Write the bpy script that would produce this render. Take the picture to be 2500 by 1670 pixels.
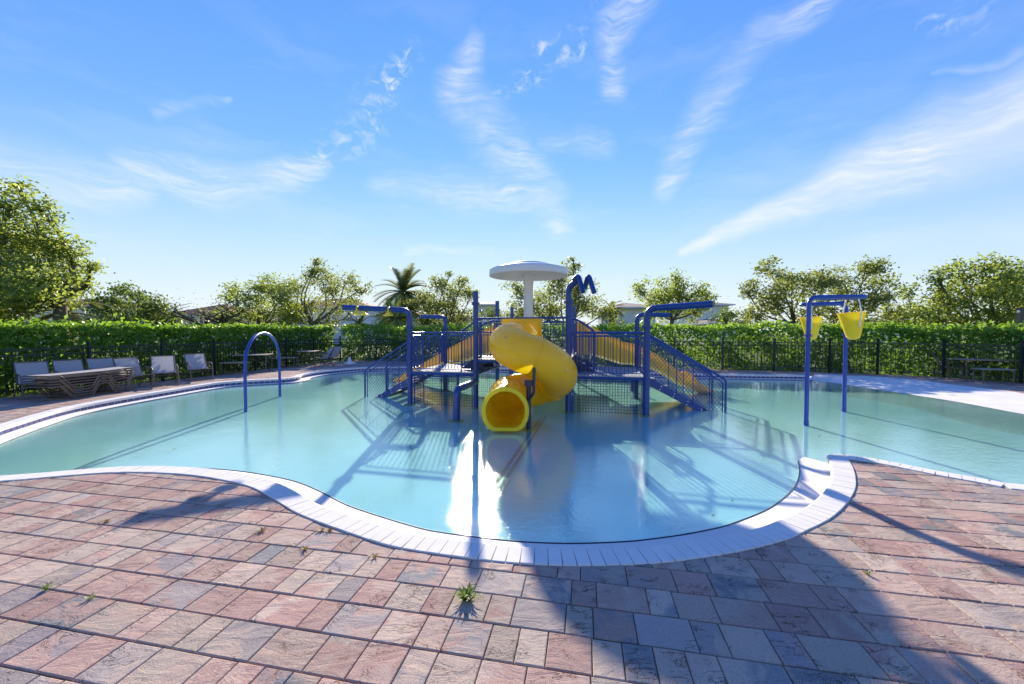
import bpy, bmesh, math, random
import numpy as np
from mathutils import Vector, Matrix
from mathutils.geometry import delaunay_2d_cdt
random.seed(7); RNG = np.random.default_rng(11)
for o in list(bpy.data.objects): bpy.data.objects.remove(o)
S = bpy.context.scene
COL = S.collection
R = math.radians

# ------------------------------------------------------------------ camera
FPX, CXP, CYP, HCAM = 950.0, 1250.0, 835.0, 1.65      # focal length and centre in photo pixels, eye height
PITCH = math.atan(29.0 / FPX)
cam_d = bpy.data.cameras.new('camera'); cam = bpy.data.objects.new('camera', cam_d); COL.objects.link(cam)
cam_d.sensor_width = 36.0; cam_d.lens = FPX / 2500.0 * 36.0
cam_d.clip_start = 0.05; cam_d.clip_end = 3000
cam.location = (0, 0, HCAM); cam.rotation_euler = (R(90) - PITCH, 0, 0)
S.camera = cam
S.render.resolution_x, S.render.resolution_y = 1024, 684

def ray(px, py):
    dx, dy = (px - CXP) / FPX, (CYP - py) / FPX
    c, s = math.cos(PITCH), math.sin(PITCH)
    return Vector((dx, c + dy * s, -s + dy * c))
def gp(px, py, z=0.0):            # photo pixel -> point on the level z
    d = ray(px, py); t = (z - HCAM) / d.z
    return Vector((d.x * t, d.y * t, z))
def yp(px, py, Y):                # photo pixel -> point at the depth Y (depth known from what it stands on)
    d = ray(px, py); t = Y / d.y
    return Vector((d.x * t, Y, HCAM + d.z * t))

# ------------------------------------------------------------------ light
SUN_EL, SUN_AZ = R(21.5), R(-5.2)          # azimuth from +Y, negative = to the left
sund = Vector((math.sin(SUN_AZ) * math.cos(SUN_EL), math.cos(SUN_AZ) * math.cos(SUN_EL), math.sin(SUN_EL)))
sl = bpy.data.lights.new('sun', 'SUN'); sun = bpy.data.objects.new('sun', sl); COL.objects.link(sun)
sl.energy = 3.4; sl.angle = R(0.6); sl.color = (1.0, 0.90, 0.76)
sun.rotation_euler = (-sund).to_track_quat('-Z', 'Y').to_euler(); sun.location = (0, 0, 20)
W = bpy.data.worlds.new('World'); S.world = W; W.use_nodes = True
S.view_settings.view_transform = 'Standard'; S.view_settings.look = 'None'
S.view_settings.gamma = 1.0; S.view_settings.use_curve_mapping = False
S.view_settings.exposure = 1.58
S.render.engine = 'CYCLES'

class NT:
    """small helper round a node tree"""
    def __init__(s, t): s.t = t; s.n = t.nodes; s.l = t.links
    def node(s, kind, **kw):
        n = s.n.new(kind)
        for k, v in kw.items(): setattr(n, k, v)
        return n
    def put(s, sock, v):
        if v is None: return
        if hasattr(v, 'is_linked') or isinstance(v, bpy.types.NodeSocket): s.l.new(v, sock)
        else:
            if hasattr(sock.default_value, '__len__') and isinstance(v, (tuple, list)) and len(v) == 3 and len(sock.default_value) == 4: v = (*v, 1)
            sock.default_value = v
    def math(s, op, a, b=None, c=None, clamp=False):
        n = s.node('ShaderNodeMath', operation=op); n.use_clamp = clamp
        s.put(n.inputs[0], a); s.put(n.inputs[1], b)
        if c is not None: s.put(n.inputs[2], c)
        return n.outputs[0]
    def vmath(s, op, a, b=None, out=0):
        n = s.node('ShaderNodeVectorMath', operation=op); s.put(n.inputs[0], a)
        if b is not None: s.put(n.inputs[1], b)
        return n.outputs[out]
    def noise(s, vec, scale, detail=4, rough=0.55, dist=0.0, dim='3D', out=0):
        n = s.node('ShaderNodeTexNoise', noise_dimensions=dim)
        if vec is not None: s.l.new(vec, n.inputs['Vector'])
        n.inputs['Scale'].default_value = scale; n.inputs['Detail'].default_value = detail
        n.inputs['Roughness'].default_value = rough; n.inputs['Distortion'].default_value = dist
        return n.outputs[out]
    def maprange(s, v, a, b, c=0.0, d=1.0, smooth=False):
        n = s.node('ShaderNodeMapRange'); n.clamp = True
        if smooth: n.interpolation_type = 'SMOOTHSTEP'
        s.put(n.inputs[0], v); s.put(n.inputs[1], a); s.put(n.inputs[2], b); s.put(n.inputs[3], c); s.put(n.inputs[4], d)
        return n.outputs[0]
    def mix(s, f, a, b, blend='MIX'):
        n = s.node('ShaderNodeMix', data_type='RGBA', blend_type=blend); n.clamp_factor = True
        s.put(n.inputs[0], f); s.put(n.inputs[6], a); s.put(n.inputs[7], b)
        return n.outputs[2]
    def ramp(s, f, stops, interp='LINEAR'):
        n = s.node('ShaderNodeValToRGB'); e = n.color_ramp; e.interpolation = interp
        while len(e.elements) < len(stops): e.elements.new(0.5)
        for el, (p, c) in zip(e.elements, stops): el.position = p; el.color = (*c, 1)
        s.put(n.inputs[0], f); return n.outputs[0]
    def mapping(s, vec, scale=(1, 1, 1), rot=(0, 0, 0)):
        n = s.node('ShaderNodeMapping'); s.l.new(vec, n.inputs[0])
        n.inputs['Scale'].default_value = scale; n.inputs['Rotation'].default_value = rot
        return n.outputs[0]
    def bump(s, h, strength=0.5, dist=0.01, normal=None):
        n = s.node('ShaderNodeBump'); s.l.new(h, n.inputs['Height'])
        n.inputs['Strength'].default_value = strength; n.inputs['Distance'].default_value = dist
        if normal is not None: s.l.new(normal, n.inputs['Normal'])
        return n.outputs[0]

# ------------------------------------------------------------------ sky with cirrus, laid out by compass direction
def build_sky():
    T = NT(W.node_tree); T.n.clear()
    out = T.node('ShaderNodeOutputWorld'); bg = T.node('ShaderNodeBackground')
    sky = T.node('ShaderNodeTexSky', sky_type='NISHITA'); sky.sun_disc = False
    sky.sun_elevation = SUN_EL; sky.sun_rotation = SUN_AZ
    sky.air_density = 1.0; sky.dust_density = 0.0; sky.ozone_density = 3.0; sky.altitude = 0
    hs = T.node('ShaderNodeHueSaturation'); hs.inputs['Hue'].default_value = 0.508; hs.inputs['Saturation'].default_value = 1.22; hs.inputs['Value'].default_value = 1.0
    T.l.new(sky.outputs[0], hs.inputs['Color'])
    tc = T.node('ShaderNodeTexCoord'); d = tc.outputs['Generated']
    sx = T.node('ShaderNodeSeparateXYZ'); T.l.new(d, sx.inputs[0]); x, y, z = sx.outputs
    az = T.math('ARCTAN2', x, y); el = T.math('ARCSINE', z)
    cb = T.node('ShaderNodeCombineXYZ'); T.l.new(az, cb.inputs[0]); T.l.new(el, cb.inputs[1]); P = cb.outputs[0]
    wob = T.noise(P, 5.0, 3, 0.6, out=1)
    wv = T.vmath('SCALE', T.vmath('SUBTRACT', wob, (0.5, 0.5, 0.5))); wv.node.inputs['Scale'].default_value = 0.09
    Pw = T.vmath('ADD', P, wv); fl = T.vmath('MULTIPLY', Pw, (1, 1, 0))
    def ang(px, py):
        v = ray(px, py).normalized(); return (math.atan2(v.x, v.y), math.asin(v.z), 0)
    patch = T.maprange(T.noise(T.mapping(Pw, (1, 1.7, 1), (0, 0, R(-25))), 26, 6, 0.65, 0.5), 0.48, 0.72)
    total = None
    def fib(deg, fine=1.0):
        return T.maprange(T.noise(T.mapping(Pw, (2.2 * fine, 17 * fine, 1), (0, 0, -R(deg))), 2.0, 9, 0.66, 0.55), 0.33, 0.72)
    puff = T.maprange(T.noise(Pw, 4.5, 6, 0.62), 0.32, 0.66)
    def seg(a, b, wa, wb, gain, tex, flo):
        """soft stroke between two directions, half width wa..wb radians"""
        nonlocal total
        A, B = Vector(ang(*a)), Vector(ang(*b)); AB = B - A; L2 = AB.length_squared
        pa = T.vmath('SUBTRACT', fl, tuple(A))
        h = T.math('DIVIDE', T.vmath('DOT_PRODUCT', pa, tuple(AB), out=1), L2, clamp=True)
        pr = T.vmath('SCALE', tuple(AB)); T.l.new(h, pr.node.inputs['Scale'])
        dist = T.vmath('LENGTH', T.vmath('SUBTRACT', pa, pr), out=1)
        w = T.math('MULTIPLY_ADD', h, wb - wa, wa)
        m = T.maprange(T.math('DIVIDE', dist, w), 1.5, 0.0, 0, 1, True)
        if tex is not None: m = T.math('MULTIPLY', m, T.math('MULTIPLY_ADD', T.math('MULTIPLY', tex, puff), 1.0 - flo, flo))
        m = T.math('MULTIPLY', m, min(1.0, gain * 1.2))
        total = m if total is None else T.math('MAXIMUM', total, m)
    def chain(pts, ws, gain, tex, flo=0.14):
        for i in range(len(pts) - 1): seg(pts[i], pts[i+1], ws[i], ws[i+1], gain, tex, flo)
    def fb(deg):
        return T.maprange(T.math('MULTIPLY_ADD', fib(deg, 2.6), 0.45, T.math('MULTIPLY', fib(deg, 0.9), 0.55)), 0.22, 0.78)
    f110, f45, f24, f5 = fb(-62), fb(50), fb(22), fb(-4)
    chain([(1150, 95), (1118, 210), (1190, 330), (1290, 400), (1330, 480), (1370, 560)], [.03, .05, .065, .05, .045, .03], 0.72, f110)
    chain([(2010, 0), (1860, 90), (1740, 230), (1660, 370), (1635, 450)], [.03, .035, .045, .04, .03], 0.62, f45)
    chain([(1670, 610), (1900, 520), (2150, 410), (2540, 255)], [.012, .035, .06, .085], 1.0, f24, 0.42)
    chain([(1700, 600), (2000, 520), (2250, 440)], [.01, .02, .02], 0.6, f24, 0.1)
    chain([(1560, -20), (1490, 70), (1500, 200)], [.05, .04, .03], 0.7, f110)
    chain([(780, 420), (840, 350), (900, 270), (1010, 130)], [.035, .045, .05, .025], 0.95, patch, 0.0)
    chain([(1210, 230), (1320, 165)], [.02, .03], 0.95, patch, 0.0)
    chain([(1320, 115), (1420, 105), (1440, 40)], [.02, .03, .03], 0.95, patch, 0.0)
    chain([(-40, 425), (170, 445), (330, 455)], [.05, .045, .03], 0.85, f5)
    chain([(290, 390), (480, 430), (640, 465), (790, 415)], [.025, .04, .045, .03], 0.85, f5)
    chain([(930, 450), (1120, 470), (1350, 470)], [.03, .055, .035], 0.7, f5)
    chain([(1330, 340), (1480, 345)], [.03, .03], 0.4, f5)
    chain([(2280, 170), (2470, 100)], [.006, .008], 0.35, f24)
    chain([(2270, 15), (2420, 0)], [.03, .03], 0.9, patch, 0.0)
    chain([(370, 262), (560, 225)], [.012, .006], 0.4, f24)
    chain([(1000, 612), (1200, 625)], [.012, .01], 0.4, f5)
    # thin veil everywhere, stronger towards the horizon
    veil = T.math('MULTIPLY', T.maprange(T.noise(T.mapping(Pw, (1.2, 5, 1)), 2.0, 6, 0.6), 0.5, 0.85), T.maprange(el, 0.9, 0.05, 0.05, 0.3))
    m = T.math('MAXIMUM', total, veil)
    sp = T.node('ShaderNodeSeparateColor'); T.l.new(hs.outputs[0], sp.inputs[0]); cc = T.node('ShaderNodeCombineColor')
    for i, (k, M) in enumerate(((0.80, 2.6), (0.80, 2.75), (2.3, 2.62))):      # bright sky rolls off softly instead of clipping
        e = T.math('EXPONENT', T.math('MULTIPLY', sp.outputs[i], -k / M)); T.l.new(T.math('MULTIPLY', T.math('SUBTRACT', 1.0, e), M), cc.inputs[i])
    hz = T.maprange(el, 0.40, -0.02, 0.0, 0.55, True)           # pale summer haze low in the sky
    base = T.mix(hz, cc.outputs[0], (2.0, 2.32, 2.62))
    colr = T.mix(m, base, (2.6, 2.63, 2.68))
    T.l.new(colr, bg.inputs[0]); bg.inputs[1].default_value = 0.13
    T.l.new(bg.outputs[0], out.inputs[0])
build_sky()

# ------------------------------------------------------------------ materials
MATS = {}
def mat(name, build):
    if name not in MATS:
        m = bpy.data.materials.new(name); m.use_nodes = True
        T = NT(m.node_tree); T.n.clear(); o = T.node('ShaderNodeOutputMaterial')
        sh = build(T); T.l.new(sh, o.inputs[0]); MATS[name] = m
    return MATS[name]
def principled(T, col, rough=0.5, metal=0.0, spec=0.5, normal=None, coat=0.0, **kw):
    p = T.node('ShaderNodeBsdfPrincipled')
    T.put(p.inputs['Base Color'], col); T.put(p.inputs['Roughness'], rough); p.inputs['Metallic'].default_value = metal
    p.inputs['Specular IOR Level'].default_value = spec; p.inputs['Coat Weight'].default_value = coat; p.inputs['Coat Roughness'].default_value = 0.12
    if normal is not None: T.l.new(normal, p.inputs['Normal'])
    for k, v in kw.items(): T.put(p.inputs[k.replace('_', ' ')], v)
    return p.outputs[0]
def pos(T): return T.node('ShaderNodeNewGeometry').outputs['Position']
def objc(T): return T.node('ShaderNodeTexCoord').outputs['Object']

def painted(name, col, rough=0.3, coat=0.25, wear=0.12, thin=0.0):
    def b(T):
        p = pos(T); n = T.noise(p, 7, 5, 0.6); n2 = T.noise(p, 60, 3, 0.6)
        c = T.mix(T.maprange(n, 0.35, 0.75, 0, wear * 2), col, tuple(min(1, v * 1.5 + 0.02) for v in col))
        dirt = T.math('MULTIPLY', T.maprange(n2, 0.5, 0.8), wear)
        c = T.mix(dirt, c, (0.16, 0.15, 0.13))
        d = principled(T, c, T.maprange(n, 0.2, 0.8, rough - 0.06, rough + 0.14), coat=coat, normal=T.bump(n2, 0.06, 0.002))
        if not thin: return d
        tr = T.node('ShaderNodeBsdfTranslucent'); tr.inputs[0].default_value = (min(1, col[0]), min(1, col[1] * 1.42), col[2] * 4, 1); mx = T.node('ShaderNodeMixShader'); mx.inputs[0].default_value = thin
        T.l.new(d, mx.inputs[1]); T.l.new(tr.outputs[0], mx.inputs[2]); return mx.outputs[0]
    return mat(name, b)
BLUE = painted('blue_paint', (0.004, 0.046, 0.215), 0.3, 0.1)
BLUE2 = painted('bright_blue_paint', (0.004, 0.050, 0.31), 0.28, 0.12)
NAVY = painted('navy_steel', (0.008, 0.016, 0.055), 0.35, 0.2)
YELLOW = painted('yellow_plastic', (1.0, 0.57, 0.004), 0.25, 0.10, 0.03, 0.20)
LEMON = painted('lemon_plastic', (1.0, 0.70, 0.010), 0.3, 0.1, 0.03, 0.25)
PALEYEL = painted('pale_yellow_flange', (0.55, 0.50, 0.14), 0.5, 0.0)
WHITEP = painted('white_fibreglass', (0.78, 0.73, 0.64), 0.42, 0.1, 0.08)
STEEL = mat('stainless_steel', lambda T: principled(T, (0.62, 0.62, 0.60), 0.28, 1.0))
FENCE = painted('black_fence_paint', (0.010, 0.018, 0.020), 0.4, 0.1, 0.05)
BRONZE = painted('bronze_frame_paint', (0.15, 0.105, 0.075), 0.4, 0.05, 0.12)
TABLET = painted('table_top', (0.30, 0.25, 0.20), 0.5, 0.0, 0.2)
def b_sling(T):
    p = objc(T); w = T.node('ShaderNodeTexWave', wave_type='BANDS', bands_direction='X'); T.l.new(p, w.inputs[0]); w.inputs['Scale'].default_value = 60
    w2 = T.node('ShaderNodeTexWave', wave_type='BANDS', bands_direction='Z'); T.l.new(p, w2.inputs[0]); w2.inputs['Scale'].default_value = 60
    k = T.math('MULTIPLY', w.outputs[1], w2.outputs[1])
    n = T.noise(p, 30, 4)
    c = T.mix(k, (0.48, 0.45, 0.43), (0.72, 0.68, 0.64)); c = T.mix(T.maprange(n, 0.45, 0.7, 0, 0.5), c, (0.40, 0.37, 0.36))
    d = principled(T, c, 0.8, spec=0.2)
    tr = T.node('ShaderNodeBsdfTranslucent'); T.l.new(c, tr.inputs[0]); mx = T.node('ShaderNodeMixShader'); mx.inputs[0].default_value = 0.25
    T.l.new(d, mx.inputs[1]); T.l.new(tr.outputs[0], mx.inputs[2]); return mx.outputs[0]
SLING = mat('sling_fabric', b_sling)
def b_deck(T):
    p = pos(T); n = T.noise(p, 9, 5)
    c = T.mix(T.maprange(n, 0.3, 0.7), (0.26, 0.26, 0.27), (0.38, 0.37, 0.36))
    return principled(T, c, 0.75, spec=0.15, normal=T.bump(T.noise(p, 120, 2), 0.2, 0.002))
DECK = mat('grey_deck_plank', b_deck)

def paver_mat(name, use_attr):
    def b(T):
        if use_attr:
            a = T.node('ShaderNodeAttribute'); a.attribute_name = 'rnd'; r = a.outputs['Fac']
        else: r = T.node('ShaderNodeObjectInfo').outputs['Random']
        r2 = T.math('FRACT', T.math('MULTIPLY', r, 37.7)); r3 = T.math('FRACT', T.math('MULTIPLY', r, 91.3))
        p = pos(T); cmb = T.node('ShaderNodeCombineXYZ'); T.l.new(T.math('MULTIPLY', r, 50.0), cmb.inputs[2])
        q = T.vmath('ADD', p, cmb.outputs[0])
        tones = [(0.0, (0.400, 0.250, 0.195)), (0.2, (0.450, 0.315, 0.240)), (0.36, (0.420, 0.330, 0.250)), (0.54, (0.470, 0.350, 0.265)), (0.70, (0.380, 0.222, 0.178)),
                 (0.83, (0.320, 0.270, 0.240)), (0.915, (0.200, 0.200, 0.195)), (0.965, (0.250, 0.210, 0.205))]
        c1 = T.ramp(r, tones, 'CONSTANT'); c2 = T.ramp(r2, tones, 'CONSTANT')
        big = T.noise(q, 4.5, 4, 0.6, 0.5)
        c = T.mix(T.maprange(big, 0.47, 0.58), c1, c2)
        c = T.mix(T.maprange(T.noise(T.mapping(q, (1, 2.6, 1), (0, 0, R(30))), 7, 6, 0.7, 1.0), 0.35, 0.8, 0.0, 0.35), c, (0.50, 0.38, 0.29))
        val = T.math('MULTIPLY_ADD', r3, 0.30, 0.86); vv = T.node('ShaderNodeHueSaturation'); T.l.new(val, vv.inputs['Value']); T.l.new(c, vv.inputs['Color']); vv.inputs['Saturation'].default_value = 1.0; c = vv.outputs[0]
        grain = T.noise(q, 150, 3, 0.8)
        c = T.mix(T.maprange(grain, 0.58, 0.72, 0, 0.6), c, (0.74, 0.66, 0.58))
        c = T.mix(T.maprange(grain, 0.44, 0.30, 0, 0.75), c, (0.06, 0.045, 0.04))
        stain = T.noise(p, 0.8, 5, 0.6); c = T.mix(T.maprange(stain, 0.5, 0.8, 0, 0.3), c, (0.16, 0.13, 0.12))
        # split slate relief: wandering clefts and a rough skin
        ln = T.noise(T.mapping(q, (1, 2.2, 1), (0, 0, R(32))), 4.0, 5, 0.62, 0.8); ln2 = T.noise(T.mapping(q, (1.3, 1, 1), (0, 0, R(-20))), 5.0, 4, 0.6, 1.4)
        def cleft(n_, w, lo):
            dd = T.math('ABSOLUTE', T.math('SUBTRACT', n_, 0.5)); return T.math('MULTIPLY', T.maprange(dd, 0.0, w, 1, 0), T.maprange(T.noise(q, 4.2, 2), lo, lo + 0.08))
        crack = T.math('MAXIMUM', cleft(ln, 0.011, 0.50), cleft(ln2, 0.008, 0.56))
        c = T.mix(T.math('MULTIPLY', crack, 0.8), c, (0.045, 0.035, 0.03))
        h = T.math('ADD', T.math('MULTIPLY', ln, 1.5), T.math('MULTIPLY', grain, 0.28)); h = T.math('SUBTRACT', h, T.math('MULTIPLY', crack, 0.55))
        return principled(T, c, 0.88, spec=0.12, normal=T.bump(h, 0.85, 0.010))
    return mat(name, b)
PAVER = paver_mat('split_paver', False); PAVERJ = paver_mat('split_paver_joined', True)
def b_coping(T):
    p = pos(T); n = T.noise(p, 6, 5); g = T.noise(p, 150, 3, 0.7); r = T.node('ShaderNodeObjectInfo').outputs['Random']
    c = T.mix(T.maprange(n, 0.3, 0.75), (0.76, 0.71, 0.64), (0.69, 0.64, 0.575)); c = T.mix(T.math('MULTIPLY', r, 0.25), c, (0.58, 0.56, 0.53))
    c = T.mix(T.maprange(g, 0.62, 0.75, 0, 0.35), c, (0.40, 0.38, 0.36))
    return principled(T, c, 0.9, spec=0.08, normal=T.bump(g, 0.35, 0.003))
GROUT = mat('pale_grout', lambda T: principled(T, (0.40, 0.38, 0.36), 0.9, spec=0.1))
COPE = mat('white_coping', b_coping)
def b_plaster(T):
    p = pos(T); n = T.noise(p, 1.3, 5, 0.6); g = T.noise(p, 90, 3, 0.7)
    c = T.mix(T.maprange(n, 0.3, 0.75), (0.74, 0.80, 0.78), (0.80, 0.84, 0.81)); c = T.mix(T.maprange(g, 0.55, 0.8, 0, 0.35), c, (0.30, 0.45, 0.46))
    st = T.noise(p, 0.45, 6, 0.65, 0.6); c = T.mix(T.maprange(st, 0.45, 0.72, 0, 0.45), c, (0.62, 0.69, 0.65)); sw = T.noise(T.mapping(p, (1, 3, 1), (0, 0, R(20))), 2.6, 6, 0.7, 1.0); c = T.mix(T.maprange(sw, 0.52, 0.75, 0, 0.35), c, (0.86, 0.89, 0.86))
    return principled(T, c, 0.85, spec=0.2, normal=T.bump(g, 0.2, 0.003))
PLASTER = mat('pool_plaster', b_plaster)
def b_white(T):
    p = pos(T); n = T.noise(p, 2.2, 5); g = T.noise(p, 130, 3, 0.7)
    c = T.mix(T.maprange(n, 0.35, 0.75), (0.76, 0.72, 0.655), (0.66, 0.62, 0.565)); c = T.mix(T.maprange(g, 0.6, 0.8, 0, 0.3), c, (0.42, 0.42, 0.42))
    return principled(T, c, 0.9, spec=0.08, normal=T.bump(g, 0.25, 0.003))
LEDGE = mat('white_plaster', b_white)
def b_tile(T):
    r = T.node('ShaderNodeObjectInfo').outputs['Random']; p = pos(T)
    c = T.mix(r, (0.020, 0.030, 0.14), (0.045, 0.06, 0.20)); c = T.mix(T.maprange(T.noise(p, 18, 4), 0.5, 0.75, 0, 0.5), c, (0.11, 0.11, 0.22))
    return principled(T, c, 0.16, spec=0.6)
TILE = mat('cobalt_tile', b_tile)
def b_water(T):
    p = pos(T)
    a = T.noise(T.mapping(p, (1, 1.5, 1), (0, 0, R(12))), 6.0, 3, 0.55, 0.3); b_ = T.noise(p, 30, 3, 0.65, 0.3); calm = T.maprange(T.noise(p, 0.55, 3), 0.35, 0.65, 0.35, 1.0)
    h = T.math('MULTIPLY', T.math('ADD', T.math('MULTIPLY', a, 0.62), T.math('MULTIPLY', b_, 0.46)), calm)
    n = T.bump(h, 1.0, 0.0050)
    lw = T.node('ShaderNodeLayerWeight'); lw.inputs['Blend'].default_value = 0.5; T.l.new(n, lw.inputs['Normal']); frs = T.math('MULTIPLY_ADD', T.math('POWER', lw.outputs['Facing'], 4.6), 0.74, 0.25, clamp=True)
    gl = T.node('ShaderNodeBsdfGlossy'); gl.inputs['Roughness'].default_value = 0.03; T.l.new(n, gl.inputs['Normal']); gl.inputs[0].default_value = (1, 1, 1, 1)
    tr = T.node('ShaderNodeBsdfTransparent'); tr.inputs[0].default_value = (0.655, 0.92, 0.87, 1)
    mx = T.node('ShaderNodeMixShader'); T.l.new(frs, mx.inputs[0]); T.l.new(tr.outputs[0], mx.inputs[1]); T.l.new(gl.outputs[0], mx.inputs[2])
    return mx.outputs[0]
WATER = mat('pool_water', b_water)
def b_sand(T):
    p = pos(T); n = T.noise(p, 40, 4); return principled(T, T.mix(n, (0.035, 0.028, 0.022), (0.09, 0.075, 0.055)), 0.95, spec=0.1)
SAND = mat('joint_sand', b_sand)
def b_lawn(T):
    p = pos(T); n = T.noise(p, 3, 6, 0.7); return principled(T, T.mix(n, (0.05, 0.085, 0.02), (0.13, 0.17, 0.05)), 0.95, spec=0.1, normal=T.bump(T.noise(p, 40, 4), 0.8, 0.03))
LAWN = mat('lawn', b_lawn)
def leaf_mat(name, c0, c1, c2, trans=0.45):
    def b(T):
        a = T.node('ShaderNodeAttribute'); a.attribute_name = 'rnd'; r = a.outputs['Fac']
        c = T.ramp(r, [(0.0, c0), (0.55, c1), (1.0, c2)])
        d = principled(T, c, 0.45, spec=0.35)
        tr = T.node('ShaderNodeBsdfTranslucent'); T.l.new(T.mix(0.35, c, tuple(min(1, v * f) for v, f in zip(c2, (1.8, 1.7, 1.0)))), tr.inputs[0])
        mx = T.node('ShaderNodeMixShader'); mx.inputs[0].default_value = trans
        T.l.new(d, mx.inputs[1]); T.l.new(tr.outputs[0], mx.inputs[2]); return mx.outputs[0]
    return mat(name, b)
LEAF_H = leaf_mat('hedge_leaf', (0.045, 0.125, 0.016), (0.115, 0.265, 0.028), (0.27, 0.41, 0.04), 0.5)
LEAF_O = leaf_mat('oak_leaf', (0.080, 0.11, 0.028), (0.175, 0.22, 0.055), (0.31, 0.355, 0.10), 0.55)
LEAF_Y = leaf_mat('yellow_green_leaf', (0.10, 0.145, 0.028), (0.215, 0.285, 0.055), (0.37, 0.44, 0.10), 0.55)
LEAF_D = leaf_mat('dark_leaf', (0.045, 0.09, 0.022), (0.10, 0.165, 0.035), (0.2, 0.26, 0.06), 0.5)
PALM = leaf_mat('palm_leaf', (0.05, 0.075, 0.025), (0.10, 0.135, 0.04), (0.24, 0.25, 0.08), 0.4)
DRY = leaf_mat('dry_weed', (0.16, 0.09, 0.03), (0.26, 0.17, 0.05), (0.34, 0.25, 0.08), 0.3)
WEED = leaf_mat('weed_leaf', (0.05, 0.12, 0.02), (0.11, 0.20, 0.03), (0.24, 0.32, 0.06), 0.4)
def b_bark(T):
    p = pos(T); n = T.noise(T.mapping(p, (6, 6, 1.2)), 4, 6, 0.7); return principled(T, T.mix(n, (0.06, 0.045, 0.032), (0.22, 0.18, 0.14)), 0.9, spec=0.2, normal=T.bump(n, 0.8, 0.03))
BARK = mat('bark', b_bark)
def b_stucco(T):
    p = pos(T); n = T.noise(p, 1.2, 4); return principled(T, T.mix(n, (0.80, 0.77, 0.73), (0.86, 0.84, 0.80)), 0.85, spec=0.2, normal=T.bump(T.noise(p, 50, 3), 0.3, 0.01))
STUCCO = mat('pale_stucco', b_stucco)
def roof_mat(name, a, b2):
    def b(T):
        p = objc(T); n = T.noise(p, 3, 5)
        w = T.node('ShaderNodeTexWave', wave_type='BANDS', bands_direction='X'); T.l.new(p, w.inputs[0]); w.inputs['Scale'].default_value = 1.4
        return principled(T, T.mix(n, a, b2), 0.85, spec=0.2, normal=T.bump(w.outputs[1], 0.8, 0.05))
    return mat(name, b)
ROOF_R = roof_mat('terracotta_tile', (0.22, 0.085, 0.055), (0.34, 0.15, 0.10)); ROOF_G = roof_mat('grey_brown_tile', (0.17, 0.13, 0.11), (0.28, 0.22, 0.19))
GLASS = mat('dark_window_glass', lambda T: principled(T, (0.05, 0.07, 0.09), 0.08, spec=0.8))
TRIM = painted('white_trim', (0.75, 0.74, 0.72), 0.5, 0.0, 0.05)
CORE = mat('hedge_twigs', lambda T: principled(T, (0.018, 0.022, 0.010), 0.95, spec=0.05))

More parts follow.
